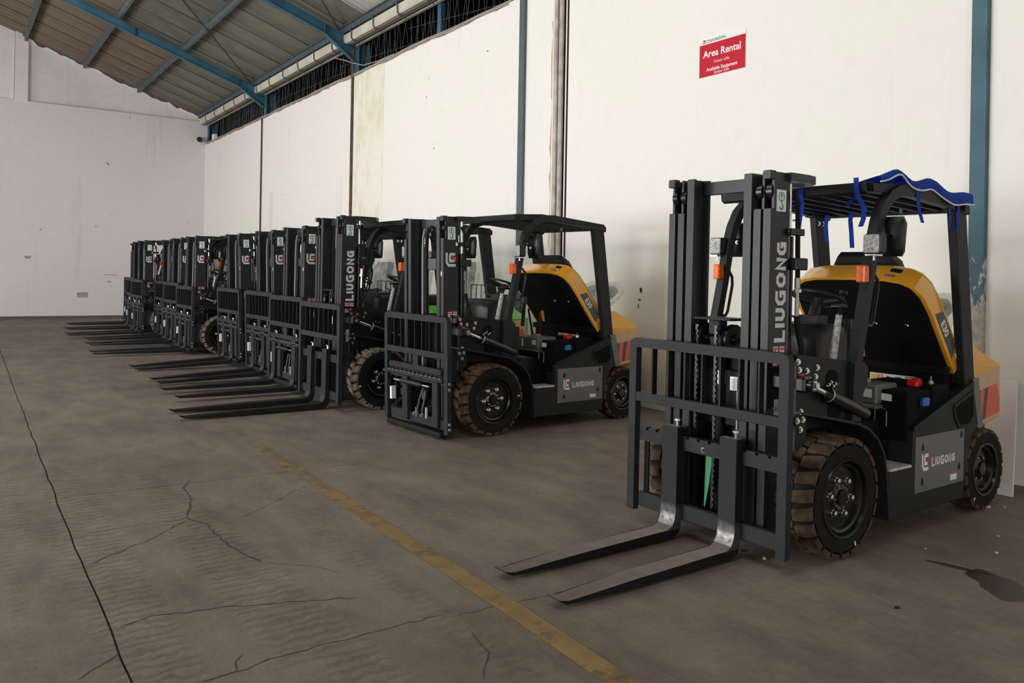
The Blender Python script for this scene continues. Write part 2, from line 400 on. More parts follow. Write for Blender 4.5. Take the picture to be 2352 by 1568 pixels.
# ------------------------------------------------------------------ the hall
XW, YF, XL, YB = 7.10, 28.19, -11.0, -10.0
SL, SY0 = 0.0075, 3.5                       # the floor rises gently towards the far wall
def fz(y): return SL * (y - SY0)
JOINT = [(-10.2, .50), (3.4, .622), (5.5, .643), (8, .689), (12, .763), (17, .863), (28.4, 1.09)]
def add_sloped(bm, pts, z=0.0):
    quad(bm, [(x, y, fz(y) + z) for x, y in pts])
def base_fn(bm):
    quad(bm, [(x, y, fz(y) - .012) for x, y in ((XL - .5, YB - .4), (XW + .2, YB - .4), (XW + .2, YF + .3), (XL - .5, YF + .3))])
floor = obj('floor', 'floor', base_fn, M['crack'], kind='structure')
def slab(bm, side):
    rng = random.Random(3)
    line = []
    for (y0, x0), (y1, x1) in zip(JOINT, JOINT[1:]):
        n = max(2, int((y1 - y0) / .25))
        for i in range(n):
            t = i / n; line.append((x0 + (x1 - x0) * t + rng.uniform(-.006, .006), y0 + (y1 - y0) * t))
    line.append((JOINT[-1][1], JOINT[-1][0]))
    xs = XL - .5 if side < 0 else XW + .2
    near = [bm.verts.new((x + side * .005, y, fz(y))) for x, y in line]
    far = [bm.verts.new((xs, y, fz(y))) for x, y in line]
    low = [bm.verts.new((x + side * .005, y, fz(y) - .05)) for x, y in line]
    for i in range(len(line) - 1):
        bm.faces.new((near[i], near[i + 1], far[i + 1], far[i])); bm.faces.new((near[i], low[i], low[i + 1], near[i + 1]))
for s in (-1, 1): obj('concrete_slab', 'slab%d' % s, lambda bm, s=s: slab(bm, s), M['floor'], floor)
def crack(bm, pts, w):
    rng = random.Random(len(pts) * 7 + int(w * 1e5)); P = []
    for (x0, y0), (x1, y1) in zip(pts, pts[1:]):
        n = max(2, int(math.hypot(x1 - x0, y1 - y0) / .045))
        for i in range(n):
            t = i / n; P.append((x0 + (x1 - x0) * t + rng.uniform(-.011, .011), y0 + (y1 - y0) * t + rng.uniform(-.011, .011)))
    P.append(pts[-1]); prev = None
    for i, (x, y) in enumerate(P):
        ww = w * rng.uniform(.35, 1.1) * (1 if 0 < i < len(P) - 1 else .1)
        d = Vector((P[min(i + 1, len(P) - 1)][0] - P[max(i - 1, 0)][0], P[min(i + 1, len(P) - 1)][1] - P[max(i - 1, 0)][1])).normalized()
        cur = [bm.verts.new((x - d.y * s * ww / 2, y + d.x * s * ww / 2, fz(y) + .0012)) for s in (-1, 1)]
        if prev: bm.faces.new((prev[0], prev[1], cur[1], cur[0]))
        prev = cur
CR = [([(1.548, 6.465), (1.464, 6.225), (1.424, 5.855), (1.305, 5.465), (1.382, 5.293), (1.368, 5.072), (1.375, 4.882), (1.408, 4.678), (1.451, 4.441)], .013),
      ([(1.451, 4.441), (1.673, 4.244), (1.767, 4.051)], .004), ([(1.294, 5.418), (1.011, 5.146), (.657, 4.885)], .008),
      ([(.661, 3.977), (.813, 4.018), (1.05, 3.957), (1.202, 3.922), (1.429, 3.842), (1.696, 3.727)], .008),
      ([(1.979, 3.322), (1.823, 3.334), (1.601, 3.327), (1.281, 3.33), (1.128, 3.32), (.977, 3.286), (.842, 3.278)], .007),
      ([(.984, 3.281), (1.011, 3.372), (1.056, 3.434)], .008), ([(.742, 6.379), (1.125, 6.353), (2.9, 6.3)], .005),
      ([(2.0, 3.29), (2.366, 3.263), (2.712, 3.246), (3.392, 3.197)], .004), ([(1.976, 3.104), (1.919, 2.892), (1.783, 2.715)], .006),
      ([(.437, 3.534), (.541, 3.625), (.621, 3.707)], .008), ([(1.305, 5.465), (1.0, 5.47), (.70, 5.46)], .004), ([(2.3, 5.9), (1.9, 5.55), (1.6, 5.3)], .004)]
for i, (p, w) in enumerate(CR): obj('floor_crack', 'crack%d' % i, lambda bm, p=p, w=w: crack(bm, p, w), M['crack'], floor)
def yl(bm):
    L = [(2.22, 1.2), (2.235, 2.45), (2.27, 3.2), (2.285, 4.0), (2.33, 6.0), (2.38, 8.26), (2.40, 8.8), (2.44, 11), (2.48, 14)]
    pr = None
    for (x0, y0), (x1, y1) in zip(L, L[1:]):
        for i in range(4):
            t = i / 4; x, y = x0 + (x1 - x0) * t, y0 + (y1 - y0) * t
            c_ = [bm.verts.new((x + s * .062, y, fz(y) + .0018)) for s in (-1, 1)]
            if pr: bm.faces.new((pr[0], pr[1], c_[1], c_[0]))
            pr = c_
obj('painted_line', 'yline', yl, M['yline'], floor, label='worn yellow painted line')
def blob(bm, cx, cy, rx, ry, rot, seed, z=.0015, n=28):
    rng = random.Random(seed); vs = []
    ph = [rng.uniform(0, 6.28) for _ in range(4)]
    for k in range(n):
        a = 2 * math.pi * k / n; r = 1 + .16 * math.sin(2 * a + ph[0]) + .12 * math.sin(3 * a + ph[1]) + .08 * math.sin(7 * a + ph[2])
        u, v = rx * r * math.cos(a), ry * r * math.sin(a)
        x, y = cx + u * math.cos(rot) - v * math.sin(rot), cy + u * math.sin(rot) + v * math.cos(rot)
        vs.append(bm.verts.new((x, y, fz(y) + z)))
    bm.faces.new(vs)
obj('oil_stain', 'oil', lambda bm: (blob(bm, 4.66, 2.08, .20, .14, .9, 4), blob(bm, 4.74, 2.36, .16, .025, -1.3, 9)), M['oil'], floor, label='dark oil stain')
obj('oil_stain', 'oil2', lambda bm: (blob(bm, 3.915, 3.18, .028, .016, .3, 5), blob(bm, 3.9, 2.22, .02, .015, .3, 8)), M['oil'], floor)

# walls ------------------------------------------------------------
wr = obj('wall_right', 'wr', lambda bm: (bx(bm, XW, XW + .2, 9.93, YF + .3, -.4, 5.82), bx(bm, XW, XW + .2, YB - .3, 9.93, -.4, 10.2)), M['wall'], kind='structure')
obj('stained_panel', 'wrs', lambda bm: bx(bm, XW - .004, XW, 14.75, 16.17, -.2, 5.815), M['wall_stained'], wr)
def jag(bm):
    rng = random.Random(5); y = 9.95; prev = None
    while y < YF:
        z = 5.82 + rng.uniform(-.05, .012); c_ = [bm.verts.new((XW - .008, y, z)), bm.verts.new((XW - .008, y, 5.85)), bm.verts.new((XW + .2, y, 5.85))]
        if prev: bm.faces.new((prev[0], c_[0], c_[1], prev[1])); bm.faces.new((prev[1], c_[1], c_[2], prev[2]))
        prev = c_; y += rng.uniform(.08, .3)
obj('wall_coping', 'jag', jag, M['cable'], wr)
def dmark(bm, x, pts, w=.012):
    for (y0, z0), (y1, z1) in zip(pts, pts[1:]):
        quad(bm, [(x, y0 - w / 2, z0), (x, y0 + w / 2, z0), (x, y1 + w / 2, z1), (x, y1 - w / 2, z1)])
obj('downpipe', 'dp22', lambda bm: tube(bm, [(XW - .015, 22.25, -.1), (XW - .015, 22.25, 5.8)], .03, 8), M['rust'], wr)
obj('downpipe', 'dp16', lambda bm: tube(bm, [(XW - .02, 16.23, -.1), (XW - .02, 16.23, 6.55)], .036, 8), M['rust'], wr)
# recessed electrical chase and conduit patch between the columns
obj('plaster_patch', 'patch1', lambda bm: bx(bm, XW - .012, XW, 16.78, 17.06, .2, 3.74, .004), M['gable'], wr)
obj('plaster_patch', 'patch2', lambda bm: bx(bm, XW - .010, XW, 21.32, 21.52, .2, 3.75, .004), M['gable'], wr)
# columns: painted steel flanges set in the wall
for i, (y, top, mname) in enumerate(((10.0, 9.4, 'wcol'), (3.39, 8.6, 'peel'))):
    obj('column', 'colflange%d' % i, lambda bm, y=y, top=top: bx(bm, XW - .05, XW + .03, y - .066, y + .066, -.3, top, .006), M[mname], wr)
for i, y in enumerate((22.25, 16.23, 10.0, YF - .1)):
    def colfn(bm, y=y):
        bx(bm, XW + .06, XW + .085, y - .1, y + .1, 5.7, 6.7); bx(bm, XW + .30, XW + .325, y - .1, y + .1, 5.7, 6.7); bx(bm, XW + .085, XW + .30, y - .006, y + .006, 5.7, 6.7)
    obj('column', 'colup%d' % i, colfn, M['bpaint'], wr)
# two dirty conduits and a broken render strip beside the column
for k, (y, r, m) in enumerate(((9.232, .018, 'white'), (9.145, .034, 'conduit'), (9.035, .038, 'conduit'), (8.958, .012, 'gable'))):
    obj('conduit', 'cond%d' % k, lambda bm, y=y, r=r: tube(bm, [(XW - r - .002, y, -.2), (XW - r - .002, y, 9)], r, 12), M[m], wr)
obj('conduit_chase', 'chase', lambda bm: bx(bm, XW - .003, XW, 8.925, 9.262, -.2, 9), M['web'], wr)
def brk(bm):
    rng = random.Random(9); z = -.1; prev = None
    while z < 5.3:
        c_ = [bm.verts.new((XW - .006, 9.262, z)), bm.verts.new((XW - .006, 9.285 + rng.uniform(0, .05), z))]
        if prev: bm.faces.new((prev[0], prev[1], c_[1], c_[0]))
        prev = c_; z += rng.uniform(.05, .3)
obj('broken_render', 'brk', brk, M['film'], wr)

for k, (y, z, w, h) in enumerate(((7.41, 1.46, .05, .07), (7.43, 1.34, .045, .03), (7.45, 1.26, .02, .07), (11.0, 5.2, .03, .03), (5.2, 2.22, .05, .02), (12.7, 3.85, .02, .04), (13.0, 4.8, .02, .04))):
    obj('plaster_chip', 'rchip%d' % k, lambda bm, y=y, z=z, w=w, h=h: prism(bm, [(y - w / 2, z), (y - w * .2, z + h / 2), (y + w / 2, z + h * .3), (y + w * .35, z - h / 2), (y - w * .3, z - h * .4)], 'x', XW - .002, XW), M['rust'], wr)
obj('wall_crack', 'wcrack', lambda bm: strip(bm, [(21.3, 3.62), (20.2, 3.60), (19.0, 3.63), (17.9, 3.66), (17.1, 3.68)], .018, 'x', XW - .0015, XW), M['gable'], wr)
obj('column', 'colmid', lambda bm: bx(bm, XW + .10, XW + .20, 12.72, 12.84, 5.7, 6.75, .006), M['bpaint'], wr)
wf = obj('wall_far', 'wf', lambda bm: bx(bm, XL - .3, XW + .2, YF, YF + .3, -.3, 6.57), M['farwall'], kind='structure')
def roof_z(x): return 6.776 + (6.877 - x) * .343 if x > -2.0 else 6.776 + (x + 10.877) * .343
def gab(bm):
    rng = random.Random(2); xs = [2.0 + i * .12 for i in range(42)]
    pts = [(x, roof_z(x) + rng.uniform(-.10, .0)) for x in xs]
    prism(bm, [(2.0, 6.57)] + pts + [(7.1, 6.57)], 'y', YF + .12, YF + .2)
    pts = [(x, roof_z(x) + .16) for x in [XL + i * .5 for i in range(26)] if x < 1.6]
    prism(bm, [(XL, 6.56)] + pts + [(1.64, roof_z(1.64) + .16), (1.64, 6.56)], 'y', YF + .05, YF + .3)
obj('gable_render', 'gab', gab, M['gable'], wf)
obj('gable_light_block', 'gabc', lambda bm: prism(bm, [(1.7, 6.5), (1.7, roof_z(1.7) + .2), (7.15, roof_z(7.15) + .2), (7.15, 6.5)], 'y', YF + .2, YF + .3), M['rust'], wf)  # added backing behind the jagged render, keeps daylight from leaking in
obj('gable_pillar', 'gpil', lambda bm: bx(bm, 1.655, 1.995, YF - .002, YF + .3, 6.5, 8.80), M['gable'], wf)
obj('ledge_shade_strip', 'lsg', lambda bm: bx(bm, 2.0, 6.9, YF + .02, YF + .125, 6.545, 6.578), M['rust'], wf)  # solid brown strip, a shade line painted along the ledge
obj('paper_notice', 'ppr', lambda bm: bx(bm, 3.38, 3.68, YF - .004, YF - .001, .74, .90), M['paper'], wf)
obj('plaster_chip', 'chip1', lambda bm: (bx(bm, 4.13, 4.50, YF - .003, YF - .001, 1.44, 1.465), bx(bm, 4.2, 4.32, YF - .003, YF - .001, 1.22, 1.26)), M['paper'], wf)
obj('plaster_chip', 'chip2', lambda bm: prism(bm, [(1.95, 1.98), (2.16, 1.98), (2.12, 1.9), (2.02, 1.9)], 'y', YF - .003, YF - .001), M['paper'], wf)
obj('plaster_chip', 'chip3', lambda bm: prism(bm, [(4.12, 4.96), (4.20, 4.94), (4.22, 4.85), (4.14, 4.9)], 'y', YF - .003, YF - .001), M['paper'], wf)

# side wall with open gateways, end wall with an open gateway (outside the picture)
wl = obj('wall_left', 'wl', lambda bm: [bx(bm, XL - .2, XL, a, b_, z0, z1) for a, b_, z0, z1 in
         ((YB - .2, 3.4, -.4, 7), (14.6, 19.4, -.4, 7), (26.6, YF + .2, -.4, 7), (3.4, 14.6, 5.1, 7), (19.4, 26.6, 5.1, 7))], M['wall'], kind='structure')
wb = obj('wall_back', 'wb', lambda bm: [bx(bm, a, b_, YB - .2, YB, z0, z1) for a, b_, z0, z1 in ((XL - .2, -7.6, -.4, 10), (.6, XW + .2, -.4, 10), (-7.6, .6, 5.0, 10))], M['wall'], kind='structure')

# roof ------------------------------------------------------------
ceil = empty('ceiling', (0, 0, 0)); ceil['kind'] = 'structure'
SX = [6.98, 5.20, 3.62, 2.06, .5, -1.0, -2.02]      # purlin lines
def sheet_fn(x0, x1, w, lo):
    def fn(bm):
        n = 14; prev = None
        for i in range(n + 1):
            y = w * i / n; dz = .024 * (i % 2)
            c_ = [bm.verts.new((x0, y, roof_z(x0) + dz + lo)), bm.verts.new((x1 - .10, y, roof_z(x1 - .10) + dz + lo))]
            if prev: bm.faces.new((prev[0], prev[1], c_[1], c_[0]))
            prev = c_
    return fn
rng = random.Random(11)
NY = 20; Y0R = YF - NY * 1.005
for r in range(len(SX) - 1):
    for k in range(NY):
        y = Y0R + k * 1.005
        m = 'sheet'
        if r == 0: m = 'sheet_g'
        if r == 1 and k < 15: m = 'sheet_g'
        if r == 0 and k in (5, 6): m = 'sheet_w'
        if r == 1 and k in (5, 6): m = 'sheet_w'
        o = obj('roof_sheet', 'sheet%d_%d' % (r, k % 2), sheet_fn(SX[r], SX[r + 1], 1.06, .004 * (k % 2) + .02 - .006 * r), M[m], ceil, Matrix.Translation((0, y, 0)))
def roofrest(bm):
    for x0, x1, y0, y1 in ((-2.0, -11.4, YB - .3, YF + .3), (7.2, -2.0, YB - .3, Y0R)):
        quad(bm, [(x0, y0, roof_z(x0) + .05), (x1, y0, roof_z(x1) + .05), (x1, y1, roof_z(x1) + .05), (x0, y1, roof_z(x0) + .05)])
obj('roof_slope', 'roofrest', roofrest, M['sheet'], ceil)
for i, x in enumerate((4.98, 3.44, 1.87, .35, -1.2)):
    z = roof_z(x) - .01
    def pf(bm, z=z, x=x):
        # Z-purlin section
        prism(bm, [(x - .035, z), (x + .03, z - .02), (x + .03, z - .13), (x + .075, z - .145), (x + .075, z - .155), (x + .015, z - .14), (x + .015, z - .03), (x - .035, z - .01)], 'y', YB, YF + .1)
    obj('purlin', 'purlin%d' % i, pf, M['gpurlin'], ceil)
def ibeam(bm, p0, p1, d, bw, y):
    """inclined I-section in the xz plane; p are top line points"""
    (xa, za), (xb, zb) = p0, p1
    def pl(a, b_, y0, y1): prism(bm, [(xa, za - a), (xb, zb - a), (xb, zb - b_), (xa, za - b_)], 'y', y0, y1)
    pl(0, .012, y - bw / 2, y + bw / 2); pl(d - .012, d, y - bw / 2, y + bw / 2); pl(.012, d - .012, y - .004, y + .004)
for i, y in enumerate((22.25, 16.23, 10.0, 3.4)):
    def raf(bm, y=y):
        ibeam(bm, (7.1, roof_z(7.1) - .14), (-2.0, roof_z(-2.0) - .14), .21, .11, y)
        # haunch at the column head
        prism(bm, [(7.12, 6.56), (7.12, 6.10), (6.45, roof_z(6.45) - .34)], 'y', y - .006, y + .006)
        strip(bm, [(7.11, 6.10), (6.43, roof_z(6.43) - .345)], .014, 'y', y - .055, y + .055)
        strip(bm, [(6.43, roof_z(6.43) - .14), (6.43, roof_z(6.43) - .36)], .012, 'y', y - .05, y + .05)
        if y > 20: strip(bm, [(3.85, roof_z(3.85) - .13), (3.85, roof_z(3.85) - .37)], .014, 'y', y - .06, y + .06)
    obj('rafter', 'raf%d' % i, raf, M['bpaint'], ceil)
def gut(bm, y0=9.0, y1=YF - .15):
    prism(bm, [(6.86, 6.62), (6.86, 6.48), (6.885, 6.445), (7.04, 6.445), (7.04, 6.455), (6.90, 6.455), (6.872, 6.485), (6.872, 6.62)], 'y', y0, y1)
gt = obj('gutter', 'gut', gut, M['gutter'], ceil)
obj('eave_purlin', 'eavep', lambda bm: (bx(bm, 6.84, 6.93, YB, YF, 6.66, 6.80, .01), bx(bm, 6.80, 6.84, YB, YF, 6.775, 6.80)), M['gpurlin'], ceil)
obj('eave_beam', 'eaveb', lambda bm: bx(bm, 7.12, 7.18, 9.0, YF, 6.44, 6.475), M['gutter'], ceil)
obj('soffit_sheet', 'soff', lambda bm: quad(bm, [(6.98, 9, 6.442), (6.98, YF, 6.442), (7.16, YF, 6.46), (7.16, 9, 6.46)]), M['sheet_g'], ceil)
obj('eave_gap_filler', 'eavebd', lambda bm: bx(bm, 7.16, 7.20, 9.0, YF, 6.45, 6.95), M['darkvoid'], ceil)  # added dark filler closing off the gap above the eave beam
for k in range(17):
    y = 10.6 + k * 1.04
    obj('gutter_bracket', 'gbr', lambda bm: strip(bm, [(6.83, 6.68), (6.845, 6.48), (6.875, 6.435), (7.04, 6.38)], .012, 'y', -.014, .014), M['gpurlin'], ceil, Matrix.Translation((0, y, 0)))
# sag rods between purlins
for i, (a, b_) in enumerate((((6.75, 22.25, 6.72), (2.3, 16.23, 8.1)), ((6.75, 16.23, 6.72), (3.6, 12.3, 7.6)))):
    obj('bracing_rod', 'rod%d' % i, lambda bm, a=a, b_=b_: tube(bm, [a, b_], .017, 6), M['wire'], ceil)
# the dark strip of an adjoining shed behind the open top of the wall
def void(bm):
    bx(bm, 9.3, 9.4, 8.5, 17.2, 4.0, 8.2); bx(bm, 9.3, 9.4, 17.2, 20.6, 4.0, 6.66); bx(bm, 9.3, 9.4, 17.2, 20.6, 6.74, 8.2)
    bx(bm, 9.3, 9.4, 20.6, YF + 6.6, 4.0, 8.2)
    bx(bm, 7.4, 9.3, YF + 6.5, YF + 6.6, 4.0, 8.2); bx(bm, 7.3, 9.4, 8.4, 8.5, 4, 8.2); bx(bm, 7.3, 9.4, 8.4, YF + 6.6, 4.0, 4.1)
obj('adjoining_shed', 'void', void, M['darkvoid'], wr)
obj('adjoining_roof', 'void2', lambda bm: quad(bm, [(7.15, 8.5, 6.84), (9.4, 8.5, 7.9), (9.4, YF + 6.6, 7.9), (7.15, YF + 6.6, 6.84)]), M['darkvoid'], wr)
def zig(bm):
    rng = random.Random(8); y = 10.1; up = False
    while y < YF - .3:
        y2 = y + rng.uniform(.05, .16); x = XW + .13 + rng.uniform(-.03, .03)
        a = (x, y, 5.80); b_ = (x, y2, 6.44 + rng.uniform(0, .06))
        if up: a, b_ = (x, y, 6.45), (x, y2, 5.80)
        tube(bm, [a, b_], .0048, 4, False); up = not up; y = y2
    for k in range(5): tube(bm, [(XW + .12, 10.2 + k * 3.4, 5.85 + .1 * k), (XW + .12, 14 + k * 3.2, 6.3 - .08 * k)], .006, 4, False)
obj('bird_wire', 'zig', zig, M['wire'], wr, kind='stuff')
def cab(bm):
    rng = random.Random(4); pts = []; y = 10.3
    while y < YF - .1: pts.append((XW - .02, y, 5.835 + rng.uniform(-.012, .02))); y += .45
    tube(bm, pts, .014, 6)
    tube(bm, [(p[0] - .01, p[1] + .1, p[2] - .035 + .01 * math.sin(p[1] * 3)) for p in pts], .009, 5)
obj('cable', 'cab', cab, M['cable'], wr)
obj('cable', 'cab2', lambda bm: tube(bm, [(6.95, 16.9, 6.30), (7.0, 16.5, 6.18), (XW - .04, 16.23, 6.08), (XW - .03, 15.7, 5.92), (XW - .03, 15.0, 5.86), (XW - .03, 14.3, 5.85)], .010, 6), M['cable'], wr)

# ------------------------------------------------------------------ forklifts
# local frame: x forward (towards the forks), y to the driver's left, z up, origin on the ground under the front axle
PIV = Vector((.12, 0, .35))
def tyre_fn(r, w, y1):
    def fn(bm):
        h = w / 2; lathe(bm, [(-h + .01, r * .60), (-h, r * .66), (-h, r * .90), (-h + .012, r * .94), (-h * .55, r * .955), (h * .55, r * .955), (h - .012, r * .94), (h, r * .90), (h, r * .66), (h - .01, r * .60), (-h + .01, r * .60)], (0, 0, 0), 44)
    return fn
def tread_fn(r, w, n, s):
    """two rows of slanted lugs"""
    def fn(bm):
        for row in (-1, 1):
            for k in range(n):
                a0 = 2 * math.pi * (k + (.5 if row > 0 else 0)) / n; da = 2 * math.pi / n
                pts = [(row * w * .02, .0, .70), (row * w * .25, .06, .82), (row * w * .485, .20, .98), (row * w * .5, .22, 1.0)]
                rr0 = (r * .93, r * .94, r * .93, r * .87); rr1 = (r, r * 1.0, r * .985, r * .90)
                ring = []
                for (y, f0, f1), q0, q1 in zip(pts, rr0, rr1):
                    A, B = a0 + da * f0, a0 + da * f1
                    ring.append([bm.verts.new((q * math.cos(t), y, q * math.sin(t))) for q, t in ((q0, A), (q1, A + .012), (q1, B - .012), (q0, B))])
                for P_, Q in zip(ring, ring[1:]):
                    for j in range(4): bm.faces.new((P_[j], P_[(j + 1) % 4], Q[(j + 1) % 4], Q[j]))
                bm.faces.new(ring[0]); bm.faces.new(ring[-1])
    return fn
def rim_fn(r, w):
    def fn(bm):
        h = w / 2; q = r * .645
        lathe(bm, [(h - .004, q + .004), (h + .007, q), (h + .004, q - .014), (h - .022, q - .020), (h - .012, q - .032), (h - .02, q - .045), (h - .045, q - .055), (h - .048, .085), (h - .042, .08), (h - .03, .048), (h - .015, .044), (h - .013, 0)], (0, 0, 0), 40)
    return fn
def wheel(P, name, x, y, r, w, side, nl, tm='rubber_d'):
    mt = Matrix.Translation((x, y, r)) @ (Matrix.Identity(4) if side > 0 else Matrix.Rotation(math.pi, 4, 'Z')) @ Matrix.Rotation(random.uniform(0, 6), 4, 'Y')
    t = obj(name, name + '_tyre', tyre_fn(r, w, 0), M['rubber'], P, mt)
    obj('tread', name + '_tread', tread_fn(r, w, nl, 1), M[tm], t, sharp=20)
    obj('rim', name + '_rim', rim_fn(r, w), M['rim'], t)
    h = w / 2
    if r > .32:
        for k in range(6):
            a = k * math.pi / 3
            obj('wheel_nut', 'wnut', lambda bm: lathe(bm, [(0, .022), (.012, .022), (.012, .017), (.03, .016), (.036, .008), (.036, 0)], (0, 0, 0), 10), M['chrome'], t, Matrix.Translation((.107 * math.cos(a), h - .047, .107 * math.sin(a))))
        [obj('hub_bolt', 'hubb', lambda bm: hexbolt(bm, (0, 0, 0), 'y', .008, .012), M['chrome'], t, Matrix.Translation((.062 * math.cos(k * math.pi / 5), h - .036, .062 * math.sin(k * math.pi / 5)))) for k in range(10)]
    else:
        [obj('hub_bolt', 'hubr', lambda bm: hexbolt(bm, (0, 0, 0), 'y', .010, .014), M['chrome'], t, Matrix.Translation((.085 * math.cos(k * math.pi / 3), h - .049, .085 * math.sin(k * math.pi / 3)))) for k in range(6)]
    obj('tyre_label', name + '_lab', lambda bm: bx(bm, r * .80, r * .88, h - .001, h + .0015, -.006, .006), M['white'], t)
def cprof(yw, s, x0, x1, fl, t=.016, front=True):
    """C channel profile, web at yw, flanges point to the centre"""
    yi = yw - s * fl; yt = yw - s * t
    if front: p = [(x0, yw), (x1, yw), (x1, yi), (x1 - .022, yi), (x1 - .022, yt), (x0 + .022, yt), (x0 + .022, yi), (x0, yi)]
    else: p = [(x0, yw), (x1 - .03, yw), (x1 - .03, yt), (x0 + .022, yt), (x0 + .022, yi), (x0, yi)]
    return p if s > 0 else p[::-1]
def chain_fn(x, y, z0, z1, w=.024):
    def fn(bm):
        z = z0; k = 0
        while z < z1:
            ww = w if k % 2 else w * .62
            bx(bm, x - .012, x + .006 - .004 * (k % 2), y - ww / 2, y + ww / 2, z, z + .017); z += .0175; k += 1
    return fn
def decal(bm, pts): quad(bm, pts)
def sideplane(y, s=1):
    """text plane on the driver's left side: a runs to the rear, b up"""
    return lambda x0, z0, h: (lambda a, b_: (x0 - a * h, y, z0 + b_ * h))
def lg_logo(bm, mp, red=False):
    if not red:
        for pl in ([(.1, 1), (.1, .32), (.3, .1), (1, .1)], [(.95, .9), (.5, .9), (.43, .82), (.43, .42), (.85, .42)]):
            flat_strip(bm, pl, .2, lambda p: mp(p[0], p[1]))
    else: quad(bm, [mp(.58, .72), mp(1, .72), mp(1, .34), mp(.86, .42)])
HOOD = Vector((-1.48, 0, .98))
def hood_mtx(deg):
    # hood frame: x = u (towards the hood's front edge), y = left, z = n (outwards)
    return Matrix.Translation(HOOD) @ Matrix.Rotation(-R(deg), 4, 'Y')
def hood_outline(k=0.0):
    pts = [(0, .51 - k), (.54, .51 - k), (.67, .495 - k), (.75, .455 - k), (.80 - k, .38), (.822 - k, .27), (.828 - k, 0)]
    full = pts + [(x, -y) for x, y in reversed(pts[:-1])]
    return full

